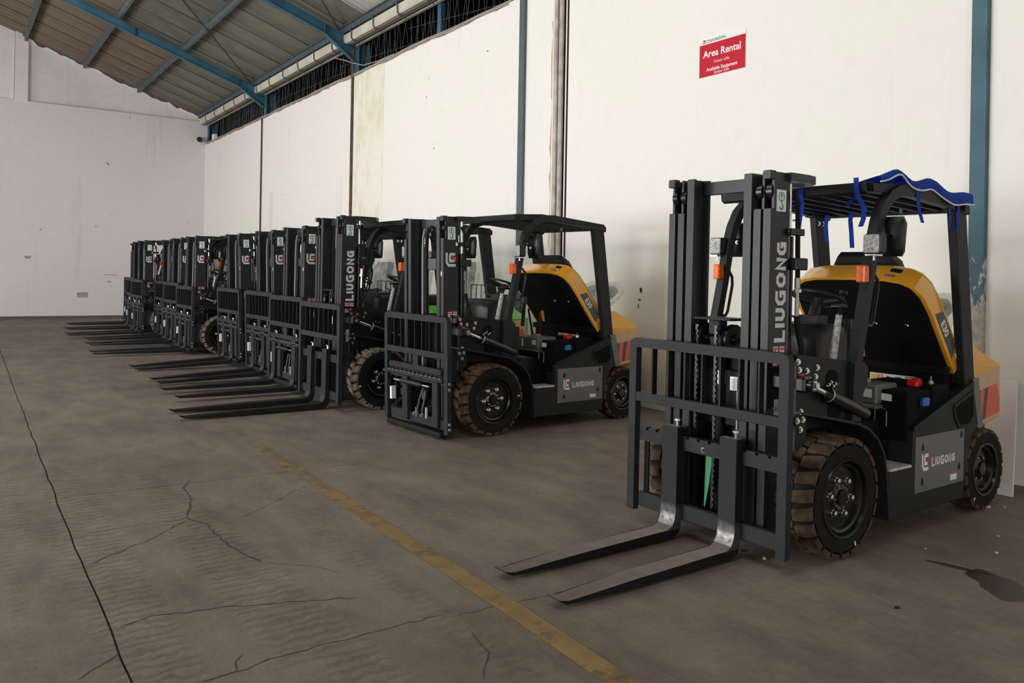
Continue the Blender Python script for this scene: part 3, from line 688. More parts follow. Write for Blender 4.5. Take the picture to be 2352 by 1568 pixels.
def forklift(name, Ox, Oy, dl, kind='d', tilt=0.0, lift=0.0, forks=1.3, body='yellow', hood=52, spread=None, shifter=True, text=False, label='', rack=False):
    P = empty(name, (Ox, Oy, fz(Oy)), (-SL, 0, math.pi + dl))
    tag(P, label, 'forklift', 'forklifts parked in a row along the wall')
    T = Matrix.Translation(PIV) @ Matrix.Rotation(tilt, 4, 'Y') @ Matrix.Translation(-PIV)       # mast
    C = T @ Matrix.Translation((0, 0, lift))                                                      # carriage
    def a(n, key, fn, m, mt=None, par=None, **kw): return obj(n, key, fn, M[m] if isinstance(m, str) else m, par or P, mt, **kw)
    tri = kind == 't'; top = 2.223 if tri else 2.155
    # ---- wheels, axle
    for s in (1, -1):
        wheel(P, 'front_wheel', 0, s * .50, .355, .24, s, 21, 'rubber_d' if hood else 'tread_l'); wheel(P, 'rear_wheel', -1.82, s * .485, .29, .19, s, 18)
    a('front_axle', 'fax', lambda bm: lathe(bm, [(-.40, 0), (-.40, .07), (-.2, .11), (.2, .11), (.40, .07), (.40, 0)], (0, 0, .355), 20), 'black')
    a('rear_axle', 'rax', lambda bm: bx(bm, -1.9, -1.74, -.4, .4, .2, .36, .01), 'black')
    # ---- mast
    chans = [(.385, .050), (.315, .050), (.245, .055)] if tri else [(.375, .050), (.300, .055)]
    for s in (1, -1):
        for i, (yw, fl) in enumerate(chans):
            last = i == len(chans) - 1
            nm = ('outer_mast_rail', 'inner_mast_rail', 'inner_mast_rail')[i]
            def fn(bm, yw=yw, fl=fl, last=last, i=i):
                x0, x1 = .265 + i * .006, .44 - i * .004; cut = top - (.21 if not last else 0)
                prism(bm, cprof(s * yw, s, x0, x1, fl), 'z', .10, cut, .0025)
                if not last: prism(bm, cprof(s * yw, s, x0, x1, fl, front=False), 'z', cut, top)
            a(nm, 'rail%s%d%d' % (kind, s, i), fn, 'mast', T)
            if not last:
                a('mast_roller', 'roll%s%d%d' % (kind, s, i), lambda bm, yw=yw: lathe(bm, [(-.02, 0), (-.02, .05), (.018, .05), (.018, .02), (.024, .02), (.024, 0)], (.375, s * (yw - .028), top - .11), 20), 'black', T)
        a('lift_cylinder', 'lcyl%s%d' % (kind, s), lambda bm: (tube(bm, [(.205, s * .335, .18), (.205, s * .335, top - .36)], .034, 14)), 'black', T)
        a('piston_rod', 'prod%s%d' % (kind, s), lambda bm: tube(bm, [(.205, s * .335, top - .37), (.205, s * .335, top - .03)], .019, 12), 'rod', T)
    a('top_crossbar', 'tcb' + kind, lambda bm: bx(bm, .285, .33, -.20, .20, top - .095, top - .015, .004), 'mast', T)
    a('rear_crossbar', 'rcb' + kind, lambda bm: (strip(bm, [(.29, .385), (.12, .385), (.03, .365), (-.03, .30), (-.06, .15), (-.06, -.15), (-.03, -.30), (.03, -.365), (.12, -.385), (.29, -.385)], .05, 'z', top - .045, top + .003)), 'mast', T)
    a('middle_crossbar', 'mcb', lambda bm: bx(bm, .20, .265, -.40, .40, 1.02, 1.16, .006), 'web', T)
    a('lower_crossbar', 'lcb', lambda bm: bx(bm, .20, .30, -.40, .40, .14, .34, .006), 'web', T)
    for s in (1, -1): a('mast_stop_block', 'msb%s%d' % (kind, s), lambda bm: bx(bm, .40, .452, s * .3615 - .0265, s * .3615 + .0265, top - .045, top + .006, .003), 'mast', T)
    ySide = chans[0][0]
    # hoses and clamps behind the near upright
    a('hydraulic_hose', 'hose' + kind, lambda bm: (tube(bm, [(.245, .40, top - .1), (.215, .405, top - .16), (.20, .405, 1.62)], .014, 8), tube(bm, [(.20, .405, 1.40), (.185, .405, 1.32), (.15, .41, 1.2), (.18, .41, 1.1)], .018, 8)), 'rubber', T)
    a('hose_fitting', 'hfit', lambda bm: (tube(bm, [(.20, .405, 1.62), (.20, .405, 1.56)], .017, 8), tube(bm, [(.20, .405, 1.56), (.20, .405, 1.50)], .011, 8), lathe(bm, [(0, 0), (0, .022), (.02, .022), (.02, 0)], (.20, .405, 1.535), 6, 'z'), tube(bm, [(.20, .405, 1.50), (.20, .405, 1.39)], .013, 8)), 'chrome' if tri else 'alloy', T)
    a('hose_clamp', 'hclmA' + kind, lambda bm: bx(bm, .16, .285, ySide - .005, ySide + .035, 1.865, 1.905, .004), 'plastic', T)
    a('hose_clamp', 'hclmB' + kind, lambda bm: bx(bm, .135, .255, ySide - .005, ySide + .045, 1.665, 1.735, .006), 'plastic', T)
    a('clamp_bolt', 'hclmb' + kind, lambda bm: bx(bm, .286, .30, ySide + .002, ySide + .024, 1.868, 1.902, .003), 'white' if not tri else 'plastic', T)
    # decals on the outer side of the near upright
    yy = ySide + .0012
    if text:
        a('lettering', 'ltext', lambda bm: word(bm, 'LIUGONG', lambda a_, b_: (.288 + b_ * .088, yy, 1.245 + a_ * .088), 'LG', .27, length=.585 / .088), 'letter', T)
        a('notice_label', 'nlab', lambda bm: quad(bm, [(.27, yy, .78), (.37, yy, .78), (.37, yy, .92), (.27, yy, .92)]), 'letter', T)
    else:
        mp = lambda a_, b_: (.415 - a_ * .118, yy, 1.665 + b_ * .135)
        a('logo', 'lglogo', lambda bm: lg_logo(bm, mp), 'letter', T); a('logo_corner', 'lgred', lambda bm: lg_logo(bm, mp, True), 'lgred', T)
        a('sticker', 'limest', lambda bm: quad(bm, [(.4408, .335, 1.63), (.4408, .352, 1.60), (.4408, .338, 1.565), (.4408, .325, 1.60)]), 'lime', T)
    zt = top - .10
    hk = a('hook_label', 'hklab' + kind, lambda bm: bx(bm, .30, .388, ySide, yy, zt - .125, zt, .0), 'pgreen', T)
    yk = yy + .001
    def hook(bm):
        c0 = (.344, zt - .04)
        strip(bm, [(c0[0] + .026 * math.cos(t * .524), c0[1] + .026 * math.sin(t * .524)) for t in range(13)], .005, 'y', yy, yk)
        strip(bm, [(.344, c0[1] - .02), (.344, c0[1] + .015)], .006, 'y', yy, yk)
        strip(bm, [(.334, c0[1] + .004), (.344, c0[1] + .017), (.354, c0[1] + .004)], .005, 'y', yy, yk)
        strip(bm, [(.340, zt - .066), (.338, zt - .082), (.330, zt - .092), (.333, zt - .106), (.345, zt - .113), (.357, zt - .106), (.361, zt - .092)], [.007, .008, .009, .011, .011, .009, .003], 'y', yy, yk)
    obj('hook_symbol', 'hksym' + kind, hook, M['teal'], hk)
    for k in range(2):
        x1 = .392 - k * .058
        w_ = a('warning_label', 'wlab%s%d' % (kind, k), lambda bm, x1=x1: bx(bm, x1 - .052, x1, ySide, yy, 1.11, 1.225), 'white', T)
        obj('label_edge', 'wlabp%s%d' % (kind, k), lambda bm, x1=x1: strip(bm, [(x1 - .0495, 1.1125), (x1 - .0495, 1.2205), (x1 - .0025, 1.2205), (x1 - .0025, 1.1125), (x1 - .0495, 1.1125)], .005, 'y', yy - .0003, yy + .0007), M['red'], w_)
        obj('label_heading', 'wlabh%s%d' % (kind, k), lambda bm, x1=x1: bx(bm, x1 - .045, x1 - .007, yy - .0003, yy + .0006, 1.203, 1.214), M['red'], w_)
        obj('label_pictogram', 'wlabq%s%d' % (kind, k), lambda bm, x1=x1: [strip(bm, [(x1 - .036, 1.122 + j * .053), (x1 - .024, 1.150 + j * .053), (x1 - .016, 1.126 + j * .046)], .003, 'y', yk, yk + .0005) for j in range(2)], M['red' if k else 'dstripe'], w_)
    # centre of the mast
    if tri:
        a('free_lift_cylinder', 'flc', lambda bm: tube(bm, [(.31, -.055, .16), (.31, -.055, 1.28)], .036, 16), 'web', T)
        a('cylinder_sleeve', 'flcs', lambda bm: (tube(bm, [(.31, -.055, .955), (.31, -.055, 1.04)], .039, 16)), 'white', T)
        a('crosshead', 'xhead', lambda bm: (bx(bm, .24, .42, -.20, .10, 1.352, 1.366, .003), bx(bm, .29, .37, -.105, -.02, 1.26, 1.352, .006), bx(bm, .30, .36, -.10, -.01, 1.16, 1.25, .006)), 'steel', T)
        for k, y in enumerate((.055, -.155)):
            a('chain_sheave', 'shv%d' % k, lambda bm, y=y: lathe(bm, [(-.022, 0), (-.022, .03), (-.016, .034), (-.022, .088), (-.014, .094), (-.008, .08), (.008, .08), (.014, .094), (.022, .088), (.016, .034), (.03, .03), (.03, 0)], (.33, y, 1.235), 28), 'black', T)
        a('sheave_pin', 'shvp', lambda bm: lathe(bm, [(-.20, 0), (-.20, .02), (.095, .02), (.095, 0)], (.33, 0, 1.235), 12), 'web', T)
        for k, (y, z0, z1) in enumerate(((-.165, .2, 1.31), (-.015, .2, 1.31), (-.222, 1.0, 2.12))):
            a('lift_chain', 'chn%d' % k, chain_fn(.405 if k < 2 else .30, y, z0, z1), 'chain', T)
        a('valve_block', 'vlv', lambda bm: (bx(bm, .30, .36, .06, .13, .93, 1.02, .004), bx(bm, .36, .37, .08, .125, .94, 1.01), tube(bm, [(.33, .10, .4), (.33, .10, .93)], .012, 8)), 'chrome', T)
        a('green_strap', 'gstr', lambda bm: strip(bm, [(-.045, .55), (-.058, .35), (-.075, .2)], [.05, .035, .008], 'x', .402, .405), 'strap', T)
    else:
        a('loop_hose', 'loop', lambda bm: tube(bm, [(.34, -.10, .3), (.34, -.10, 1.2), (.34, -.095, 1.85), (.34, -.085, 1.97), (.34, -.05, 2.045), (.34, .0, 2.06), (.34, .05, 2.03), (.34, .075, 1.95)], .021, 10), 'rubber', T)
        a('loop_pipe', 'loop2', lambda bm: tube(bm, [(.362, -.135, .3), (.362, -.135, 1.2), (.362, -.13, 1.83), (.362, -.12, 1.96), (.362, -.085, 2.05)], .014, 8), 'gfilm', T)
        a('chain_sheave', 'shvd', lambda bm: lathe(bm, [(-.022, 0), (-.022, .03), (-.022, .068), (-.014, .072), (-.008, .06), (.008, .06), (.014, .072), (.022, .068), (.022, .03), (.03, .03), (.03, 0)], (.33, .06, 1.985), 24), 'black', T)
        a('sheave_bolt', 'shvb', lambda bm: hexbolt(bm, (.36, .06, 1.99), 'x', .014, .02), 'chrome', T)
        a('hose_bracket', 'hbr', lambda bm: (bx(bm, .22, .36, -.04, .12, 1.63, 1.75, .006), bx(bm, .24, .34, -.06, .0, 1.75, 1.82, .006)), 'black', T)
        a('lift_chain', 'chnd', chain_fn(.32, -.195, .6, 2.05), 'black', T)
        a('lift_chain', 'chnd2', chain_fn(.32, .195, .6, 2.05), 'black', T)
    # tilt cylinders
    for s in (1,):
        a('tilt_cylinder', 'tilt%d' % s, lambda bm: (tube(bm, [(.16, s * .585, .965), (.13, s * .585, .953), (-.08, s * .585, .878), (-.26, s * .57, .815)], [.044, .038, .038, .038], 16)), 'black')
        a('tilt_rod', 'tiltr%d' % s, lambda bm: tube(bm, [(.345, s * .585, 1.03), (.15, s * .585, .96)], .018, 12), 'rod')
        a('tilt_bracket', 'tiltb%d' % s, lambda bm: (bx(bm, .30, .40, s * .38 if s > 0 else -.60, .60 if s > 0 else s * .38, .985, 1.075, .015), lathe(bm, [(-.02, 0), (-.02, .036), (.02, .036), (.02, 0)], (.345, s * .61, 1.03), 14)), 'black')
        a('tilt_pin', 'tiltp%d' % s, lambda bm: hexbolt(bm, (.345, s * .63 if s > 0 else s * .66, 1.03), 'y', .018, .02), 'chrome')
        a('cylinder_tape', 'tiltt%d' % s, lambda bm: tube(bm, [(.150, s * .585, .9615), (.142, s * .585, .9585)], .0425, 16), 'letter')
    a('tilt_cylinder', 'tiltfar', lambda bm: tube(bm, [(.20, -.43, .98), (-.26, -.43, .815)], .034, 12), 'black')
    # ---- carriage
    def notched(z0, z1):
        pts = [(-.535, z0), (.535, z0), (.535, z1)]
        y = .47
        while y > -.5:
            pts += [(y + .012, z1), (y + .009, z1 - .016), (y - .009, z1 - .016), (y - .012, z1)]; y -= .085
        return pts + [(-.535, z1)]
    a('upper_fork_bar', 'ubar', lambda bm: prism(bm, notched(.545, .632), 'x', .468, .515), 'steel', C)
    a('lower_fork_bar', 'lbar', lambda bm: bx(bm, .468, .515, -.535, .535, .115, .21, .006), 'steel', C)
    for s in (1, -1):
        a('carriage_plate', 'cplt%d' % s, lambda bm: bx(bm, .43, .468, s * .24 - .025, s * .24 + .025, .115, .632, .004), 'steel', C)
        a('carriage_end', 'cend%d' % s, lambda bm: bx(bm, .45, .468, s * .515 - .02, s * .515 + .02, .115, .632, .004), 'web', C)
    def backrest(bm):
        out = [(-.605, .09), (-.605, 1.165), (-.592, 1.196), (-.56, 1.21), (.56, 1.21), (.592, 1.196), (.605, 1.165), (.605, .09)]
        inn = [(-.545, .09), (-.545, 1.146), (-.543, 1.148), (-.541, 1.15), (.541, 1.15), (.543, 1.148), (.545, 1.146), (.545, .09)]
        rings = [[bm.verts.new((x, y, z)) for x, (y, z) in ((.50, o), (.548, o), (.548, q), (.50, q))] for o, q in zip(out, inn)]
        for A, B in zip(rings, rings[1:]):
            for j in range(4): bm.faces.new((A[j], A[(j + 1) % 4], B[(j + 1) % 4], B[j]))
        bm.faces.new(rings[0]); bm.faces.new(rings[-1])
    br = a('load_backrest', 'brest', backrest, 'steel', C)
    obj('backrest_rail', 'brail', lambda bm: bx(bm, .502, .546, -.545, .545, .80, .86, .003), M['steel'], br)
    for k in range(7):
        y = -.545 + (k + 1) * 1.09 / 8
        obj('backrest_bar', 'bbar', lambda bm: bx(bm, .502, .544, -.006, .006, .858, 1.152), M['web'], br, Matrix.Translation((0, y, 0)))
    if shifter and not tri:
        a('shifter_bar', 'shb', lambda bm: bx(bm, .50, .56, -.50, .50, .64, .70, .012), 'steel', C)
        a('shifter_bar', 'shb2', lambda bm: bx(bm, .515, .565, -.53, .53, .575, .62, .01), 'steel', C)
        for k in range(13): a('shifter_tooth', 'sht', lambda bm: bx(bm, .56, .566, -.025, .025, .612, .622), 'heel', C @ Matrix.Translation((0, -.48 + k * .08, 0)))
        a('shifter_cylinder', 'shc', lambda bm: tube(bm, [(.53, -.28, .51), (.53, .12, .51)], .03, 12), 'black', C)
        for q in (-.42, .12): a('shifter_rod', 'shr', lambda bm: tube(bm, [(.53, 0, .51), (.53, .14, .51)], .015, 10), 'rod', C @ Matrix.Translation((0, q, 0)))
        a('shifter_hose', 'shh', lambda bm: tube(bm, [(.535, .13, .46), (.53, .08, .38), (.52, .02, .28), (.52, .01, .20)], .009, 6), 'alloy', C)
        a('shifter_hose', 'shh2', lambda bm: tube(bm, [(.535, .19, .46), (.53, .16, .36), (.52, .10, .24)], .009, 6), 'alloy', C)
        a('hose_fitting', 'shf', lambda bm: tube(bm, [(.53, .01, .28), (.52, .0, .18)], .014, 8), 'chrome', C)
        a('hose_fitting', 'shf2', lambda bm: tube(bm, [(.52, .19, .30), (.52, .19, .19)], .018, 8), 'chrome', C)
        for y in (-.06, .08): a('valve_nut', 'shf3', lambda bm: hexbolt(bm, (.5, 0, .2), 'x', .018, .02), 'chrome', C @ Matrix.Translation((0, y, 0)))
        a('shifter_upright', 'shu', lambda bm: bx(bm, .515, .55, -.05, .05, .13, .60, .006), 'steel', C @ Matrix.Translation((0, -.19, 0)))
        a('shifter_upright', 'shu', lambda bm: bx(bm, .515, .55, -.05, .05, .13, .60, .006), 'steel', C @ Matrix.Translation((0, .38, 0)))
        a('centre_upright', 'shcu', lambda bm: bx(bm, .505, .54, -.05, .05, .64, .80, .004), 'steel', C)
        a('shifter_foot', 'shft', lambda bm: (bx(bm, .50, .58, -.52, .52, .05, .10, .012), bx(bm, .505, .535, -.45, .50, .015, .05, .004)), 'web', C)
        a('foot_bolt', 'shfb', lambda bm: hexbolt(bm, (.535, -.28, .03), 'x', .012, .014), 'chrome', C)
        for y in (.06, .54, .60): a('foot_bolt', 'shfb', None, 'chrome', C @ Matrix.Translation((0, y, 0)))
        for z in (.14, .19, .52, .575): a('frame_bolt', 'shsb', lambda bm: hexbolt(bm, (.525, .606, 0), 'y', .013, .014), 'chrome', C @ Matrix.Translation((0, 0, z)))
        a('serial_plate', 'shsp', lambda bm: bx(bm, .5, .5495, -.49, -.455, .30, .43), 'white', C)
    if forks:
        L = forks; sp = spread or .223
        prof = [(.515, .69), (.565, .69), (.565, .16), (.572, .12), (.59, .085), (.63, .066), (.5 + L * .6, .058), (.5 + L - .06, .036), (.5 + L, .052), (.5 + L + .003, .048), (.5 + L - .05, .020), (.5 + L * .6, .012), (.62, .010), (.56, .018), (.53, .04), (.515, .075)]
        for s in (1, -1):
            def fk(bm, s=s):
                n0 = len(bm.verts); prism(bm, prof, 'y', s * sp - .0625, s * sp + .0625, .003)
                for v in bm.verts:
                    if v.co.x > .5 + L - .22:
                        t = min(1, (v.co.x - (.5 + L - .22)) / .22); v.co.y = s * sp + (v.co.y - s * sp) * (1 - .28 * t * t)
            fo = a('fork', 'fork%.2f%.3f%d' % (L, sp, s), fk, 'fork' if text and hood else 'fork0', C, sharp=25)
            obj('fork_hook', 'fhook%.3f%d' % (sp, s), lambda bm, s=s: (bx(bm, .455, .53, s * sp - .05, s * sp + .05, .634, .672, .004)), M['web'], fo)
            obj('fork_lock_pin', 'fpin%.3f%d' % (sp, s), lambda bm, s=s: (tube(bm, [(.53, s * sp + .03, .69), (.53, s * sp + .03, .725)], .012, 8), lathe(bm, [(0, 0), (0, .024), (.012, .024), (.012, 0)], (.53, s * sp + .03, .725), 10, 'z')), M['chrome'], fo)
            if tri: obj('fork_bolt', 'fbolt%d' % s, lambda bm: hexbolt(bm, (.515, 0, .575), 'x', .012, .01), M['chrome'], fo)
    # ---- front frame, cowl plates and fenders
    a('front_frame', 'ffr', lambda bm: (bx(bm, -.55, .25, -.34, .34, .22, .72, .01), bx(bm, -.5, .30, -.36, .36, .70, 1.05, .01)), 'web')
    a('underbody', 'und', lambda bm: bx(bm, -1.55, -.5, -.40, .40, .13, .40, .01), 'web')
    FP = [(.40, .875), (.13, .825), (-.045, .79), (-.17, .765), (-.29, .722), (-.39, .65), (-.46, .56), (-.495, .45), (-.51, .33), (-.54, .13)]
    def plate(bm, s):
        pts = [(.40, 1.195), (-.13, 1.135), (-.13, .785), (.12, .825), (.30, .85), (.30, .70), (.37, .66), (.40, .66)]
        if s < 0: pts = [(.05, 1.155), (-.13, 1.135), (-.13, .785), (.05, .815)]
        prism(bm, pts, 'y', s * .535, s * .55)
    for s in (1, -1):
        a('cowl_plate', 'cwl%d' % s, lambda bm: plate(bm, s), 'web')
        a('fender', 'fen%d' % s, lambda bm: strip(bm, FP if s > 0 else FP[2:], .014, 'y', s * .30, s * .588), 'steel')
        a('fender_liner', 'fenl%d' % s, lambda bm: prism(bm, [(.28, .80)] + [(x, z - .01) for x, z in FP[2:]] + [(-.42, .13), (-.42, .5), (-.2, .72), (.28, .74)], 'y', s * .30, s * .37), 'web')
    PB = [(.43 - .04, 1.154), (.377, 1.108), (.307, 1.100), (.208, 1.114), (.223, 1.063), (.354, .874), (.336, .829), (.355, .775), (.385, .826)]
    for x, z in PB: a('cowl_bolt', 'cwlb', lambda bm: hexbolt(bm, (0, .55, 0), 'y', .013, .012), 'chrome', Matrix.Translation((x, 0, z)))
    a('cowl_opening', 'cwlh', lambda bm: (lathe(bm, [(0, 0), (0, .06), (.003, .06), (.003, 0)], (.06, .5505, 1.035), 24), lathe(bm, [(0, 0), (0, .075), (.002, .075), (.002, 0)], (.02, .5505, .87), 24)), 'liner')
    a('opening_fittings', 'cwlf', lambda bm: [hexbolt(bm, (.12 - k * .022, .556, 1.0 + .012 * ((k * 7) % 3)), 'y', .007, .01) for k in range(5)], 'chrome', kind='stuff')
    wl_ = a('pinch_label', 'pinch', lambda bm: bx(bm, .325, .38, .55, .5515, .985, 1.085), 'red')
    obj('label_panel', 'pinchp', lambda bm: bx(bm, .331, .374, .551, .5522, .99, 1.062), M['white'], wl_)
    obj('label_pictogram', 'pinchq', lambda bm: strip(bm, [(.362, 1.005), (.350, 1.03), (.358, 1.05), (.342, 1.045), (.345, 1.012)], .008, 'y', .5522, .5527), M['dstripe'], wl_)
    a('cowl_top', 'cwt', lambda bm: (prism(bm, [(.05, 1.15), (-.13, 1.13), (-.13, 1.10), (.05, 1.12)], 'y', -.54, -.30), prism(bm, [(.19, 1.166), (-.13, 1.13), (-.13, 1.10), (.19, 1.136)], 'y', -.30, .40), prism(bm, [(.40, 1.19), (-.13, 1.13), (-.13, 1.10), (.40, 1.16)], 'y', .40, .54)), 'web')
    # ---- overhead guard
    AP = [(-.165, .79), (-.185, 1.13), (-.300, 1.62), (-.345, 1.85), (-.385, 1.97), (-.445, 2.075), (-.525, 2.145), (-.62, 2.18), (-.75, 2.185), (-1.44, 2.13)]
    AW = [.062, .060, .058, .060, .062, .064, .066, .07, .07, .066]
    for s in (1, -1):
        a('front_pillar', 'apl%d' % s, lambda bm: strip(bm, AP, AW, 'y', s * .515, s * .575), 'steel')
        a('pillar_foot', 'apf%d' % s, lambda bm: prism(bm, [(-.125, 1.14), (-.23, 1.125), (-.265, 1.10), (-.265, .99), (-.225, .95), (-.205, .775), (-.11, .785)], 'y', s * .55, s * .582), 'steel')
        a('rear_pillar', 'rpl%d' % s, lambda bm: prism(bm, [(-1.33, 2.12), (-1.49, 2.12), (-1.68, .88), (-1.54, .88)], 'y', s * .50, s * .56, .006), 'steel')
        a('rear_pillar_cap', 'rpc%d' % s, lambda bm: prism(bm, [(-1.29, 2.165), (-1.47, 2.165), (-1.515, 2.13), (-1.51, 2.08), (-1.29, 2.10)], 'y', s * .485, s * .575, .006), 'steel')
        a('roof_side_plate', 'rsp%d' % s, lambda bm: prism(bm, [(-.25, 2.205), (-.62, 2.225), (-.75, 2.215), (-.75, 2.15), (-.55, 2.16), (-.27, 2.15)], 'y', s * .46, s * .545, .004), 'steel')
        gy = .60
        a('grab_handle', 'grb%d' % s, lambda bm: tube(bm, [(-.36, s * .545, 1.66), (-.40, s * .55, 1.62), (-.405, s * .55, 1.56), (-.36, s * .55, 1.37), (-.335, s * .55, 1.34), (-.27, s * .545, 1.345)], .011, 8), 'black')
        hl = a('head_lamp', 'hlp%d' % s, lambda bm: bx(bm, -.335, -.255, s * .59 - .055, s * .59 + .055, 1.775, 1.895, .012), 'plastic')
        obj('lamp_lens', 'hll%d' % s, lambda bm: bx(bm, -.256, -.248, s * .59 - .05, s * .59 + .05, 1.78, 1.89, .004), M['lens'], hl)
        obj('lamp_bracket', 'hlb%d' % s, lambda bm: (bx(bm, -.33, -.24, s * .59 - .03, s * .59 + .03, 1.762, 1.772), tube(bm, [(-.29, s * .59, 1.775), (-.29, s * .59, 1.735)], .008, 6)), M['chrome'], hl)
        tl = a('turn_signal', 'tsg%d' % s, lambda bm: bx(bm, -.275, -.215, s * .545 - .028, s * .545 + .028, 1.60, 1.705, .008), 'amber')
        a('mirror_arm', 'mra%d' % s, lambda bm: tube(bm, [(-.36, s * .56, 1.90), (-.44, s * .60, 1.89), (-.53, s * .60, 1.89)], .010, 6), 'black')
        mi = a('mirror', 'mir%d' % s, lambda bm: loft(bm, [[(-.49 + dx, s * .57 + dy * k_, 1.885 + dz * k_) for dy, dz in ((-.075, -.12), (.075, -.12), (.09, -.09), (.10, .08), (.08, .125), (-.08, .125), (-.10, .08), (-.09, -.09))] for dx, k_ in ((.03, .7), (0, 1), (-.02, 1))]), 'plastic', sharp=40)
        obj('mirror_bolt', 'mib%d' % s, lambda bm: hexbolt(bm, (-.462, s * .56, 1.87), 'x', .01, .014), M['chrome'], mi)
    a('roof_front_bar', 'rfb', lambda bm: prism(bm, [(-.25, 2.205), (-.33, 2.212), (-.35, 2.15), (-.29, 2.135), (-.26, 2.15)], 'y', -.545, .545), 'steel')
    a('roof_rear_bar', 'rrb', lambda bm: bx(bm, -1.49, -1.40, -.50, .50, 2.095, 2.16, .006), 'steel')
    for k in range(7):
        y = -.42 + k * .14
        a('roof_bar', 'rbar', lambda bm: prism(bm, [(-.30, 2.195), (-1.44, 2.145), (-1.44, 2.105), (-.30, 2.155)], 'y', -.012, .012), 'steel', Matrix.Translation((0, y, 0)))
    a('roof_clip', 'rclip', lambda bm: bx(bm, -1.09, -1.07, .31, .33, 2.075, 2.115, .003), 'alloy')
    for k in range(2): a('rear_pillar_bolt', 'rpb', lambda bm: hexbolt(bm, (-1.36, -.494, 2.05), 'y', .014, .012), 'chrome', Matrix.Translation((-k * .06, 0, 0)))
    # ---- dashboard, steering
    a('dash_cover', 'dash', lambda bm: loft(bm, [[(-.235 + dx * k_, .16 + dy * k_, z) for dx, dy in ((.16, -.20), (.19, -.08), (.19, .08), (.15, .19), (-.16, .20), (-.18, .0), (-.16, -.20))] for z, k_ in ((1.08, 1.0), (1.24, 1.0), (1.31, .94), (1.335, .82))]), 'plastic', sharp=50)
    a('steering_column', 'scol', lambda bm: (loft(bm, [[(x0 + dx, .11 + dy, z) for dx, dy in ((.06, -.07), (.06, .07), (-.06, .07), (-.06, -.07))] for x0, z in ((-.36, 1.18), (-.41, 1.38))]), tube(bm, [(-.41, .11, 1.37), (-.455, .11, 1.47)], .035, 12)), 'plastic')
    smt = Matrix.Translation((-.47, .11, 1.485)) @ Matrix.Rotation(R(-20), 4, 'Y')
    def swh(bm):
        n, m_ = 28, 8; ring = []
        for i in range(n):
            t = 2 * math.pi * i / n; ring.append([bm.verts.new(((.165 + .014 * math.cos(2 * math.pi * j / m_)) * math.cos(t), (.165 + .014 * math.cos(2 * math.pi * j / m_)) * math.sin(t), .012 * math.sin(2 * math.pi * j / m_))) for j in range(m_)])
        for i in range(n):
            for j in range(m_): bm.faces.new((ring[i][j], ring[(i + 1) % n][j], ring[(i + 1) % n][(j + 1) % m_], ring[i][(j + 1) % m_]))
        lathe(bm, [(-.03, 0), (-.03, .045), (-.005, .045), (.0, .03), (0, 0)], (0, 0, 0), 16, 'z')
        for t in (R(90), R(210), R(330)): tube(bm, [(.03 * math.cos(t), .03 * math.sin(t), -.015), (.16 * math.cos(t), .16 * math.sin(t), 0)], [.018, .011], 6)
    sw = a('steering_wheel', 'swheel', swh, 'plastic', smt)
    obj('steering_knob', 'sknob', lambda bm: lathe(bm, [(0, .012), (.03, .012), (.035, .026), (.06, .026), (.068, 0)], (.0, .165, 0), 12, 'z'), M['plastic'], sw)
    a('control_lever', 'lev', lambda bm: (tube(bm, [(-.15, .42, 1.13), (-.215, .42, 1.42)], .008, 8), bx(bm, -.26, -.17, .38, .45, 1.44, 1.465, .008), tube(bm, [(-.215, .42, 1.41), (-.215, .42, 1.45)], .013, 8)), 'plastic')
    a('wrapped_lever', 'levw', lambda bm: tube(bm, [(-.15, .42, 1.12), (-.21, .42, 1.40)], [.024, .02], 8), 'silverwrap')
    a('signal_stalk', 'stalk', lambda bm: tube(bm, [(-.40, .05, 1.33), (-.36, -.10, 1.40)], .007, 6), 'plastic')
    a('pedal_lever', 'ped', lambda bm: (tube(bm, [(-.62, .25, 1.05), (-.68, .20, 1.30)], .02, 8), bx(bm, -.70, -.66, .17, .23, 1.28, 1.36, .006)), 'plastic')
    if rack:
        a('document_rack', 'rack', lambda bm: [tube(bm, p, .006, 5) for p in ([(-.44, -.35, 1.15), (-.43, -.35, 1.47), (-.65, -.35, 1.465), (-.80, -.35, 1.45)], [(-.50, -.35, 1.15), (-.50, -.35, 1.468)], [(-.57, -.35, 1.15), (-.57, -.35, 1.466)], [(-.44, -.45, 1.15), (-.43, -.45, 1.47), (-.65, -.45, 1.465)], [(-.43, -.35, 1.47), (-.43, -.45, 1.47)])], 'black')
    # ---- chassis sides
    for s in (1, -1):
        a('side_frame', 'sfr%d' % s, lambda bm: prism(bm, [(-.535, .13), (-1.50, .13), (-1.53, .30), (-1.60, .56), (-1.70, .62), (-1.66, .90), (-1.60, .905), (-.81, .655), (-.81, .43), (-.535, .43)], 'y', s * .40, s * .578, .005), 'steel')
        a('slanted_rim', 'srim%d' % s, lambda bm: strip(bm, [(-.82, .668), (-1.62, .915)], .03, 'y', s * .50, s * .584), 'web')
        a('step_plate', 'step%d' % s, lambda bm: bx(bm, -.80, -.545, s * .40 if s > 0 else -.582, .582 if s > 0 else s * .40, .43, .445), 'step')
        a('grip_recess', 'grip%d' % s, lambda bm: prism(bm, [(-1.34, .775), (-1.60, .855), (-1.62, .70), (-1.56, .635), (-1.42, .63), (-1.36, .70)], 'y', s * .575, s * .582), 'liner')
        a('grip_frame', 'gripf%d' % s, lambda bm: strip(bm, [(-1.34, .775), (-1.60, .855), (-1.62, .70), (-1.56, .635), (-1.42, .63), (-1.36, .70), (-1.34, .775)], .02, 'y', s * .576, s * .586), 'web')
    a('step_wall', 'stpw', lambda bm: bx(bm, -.82, -.50, -.36, .36, .43, .70), 'web')
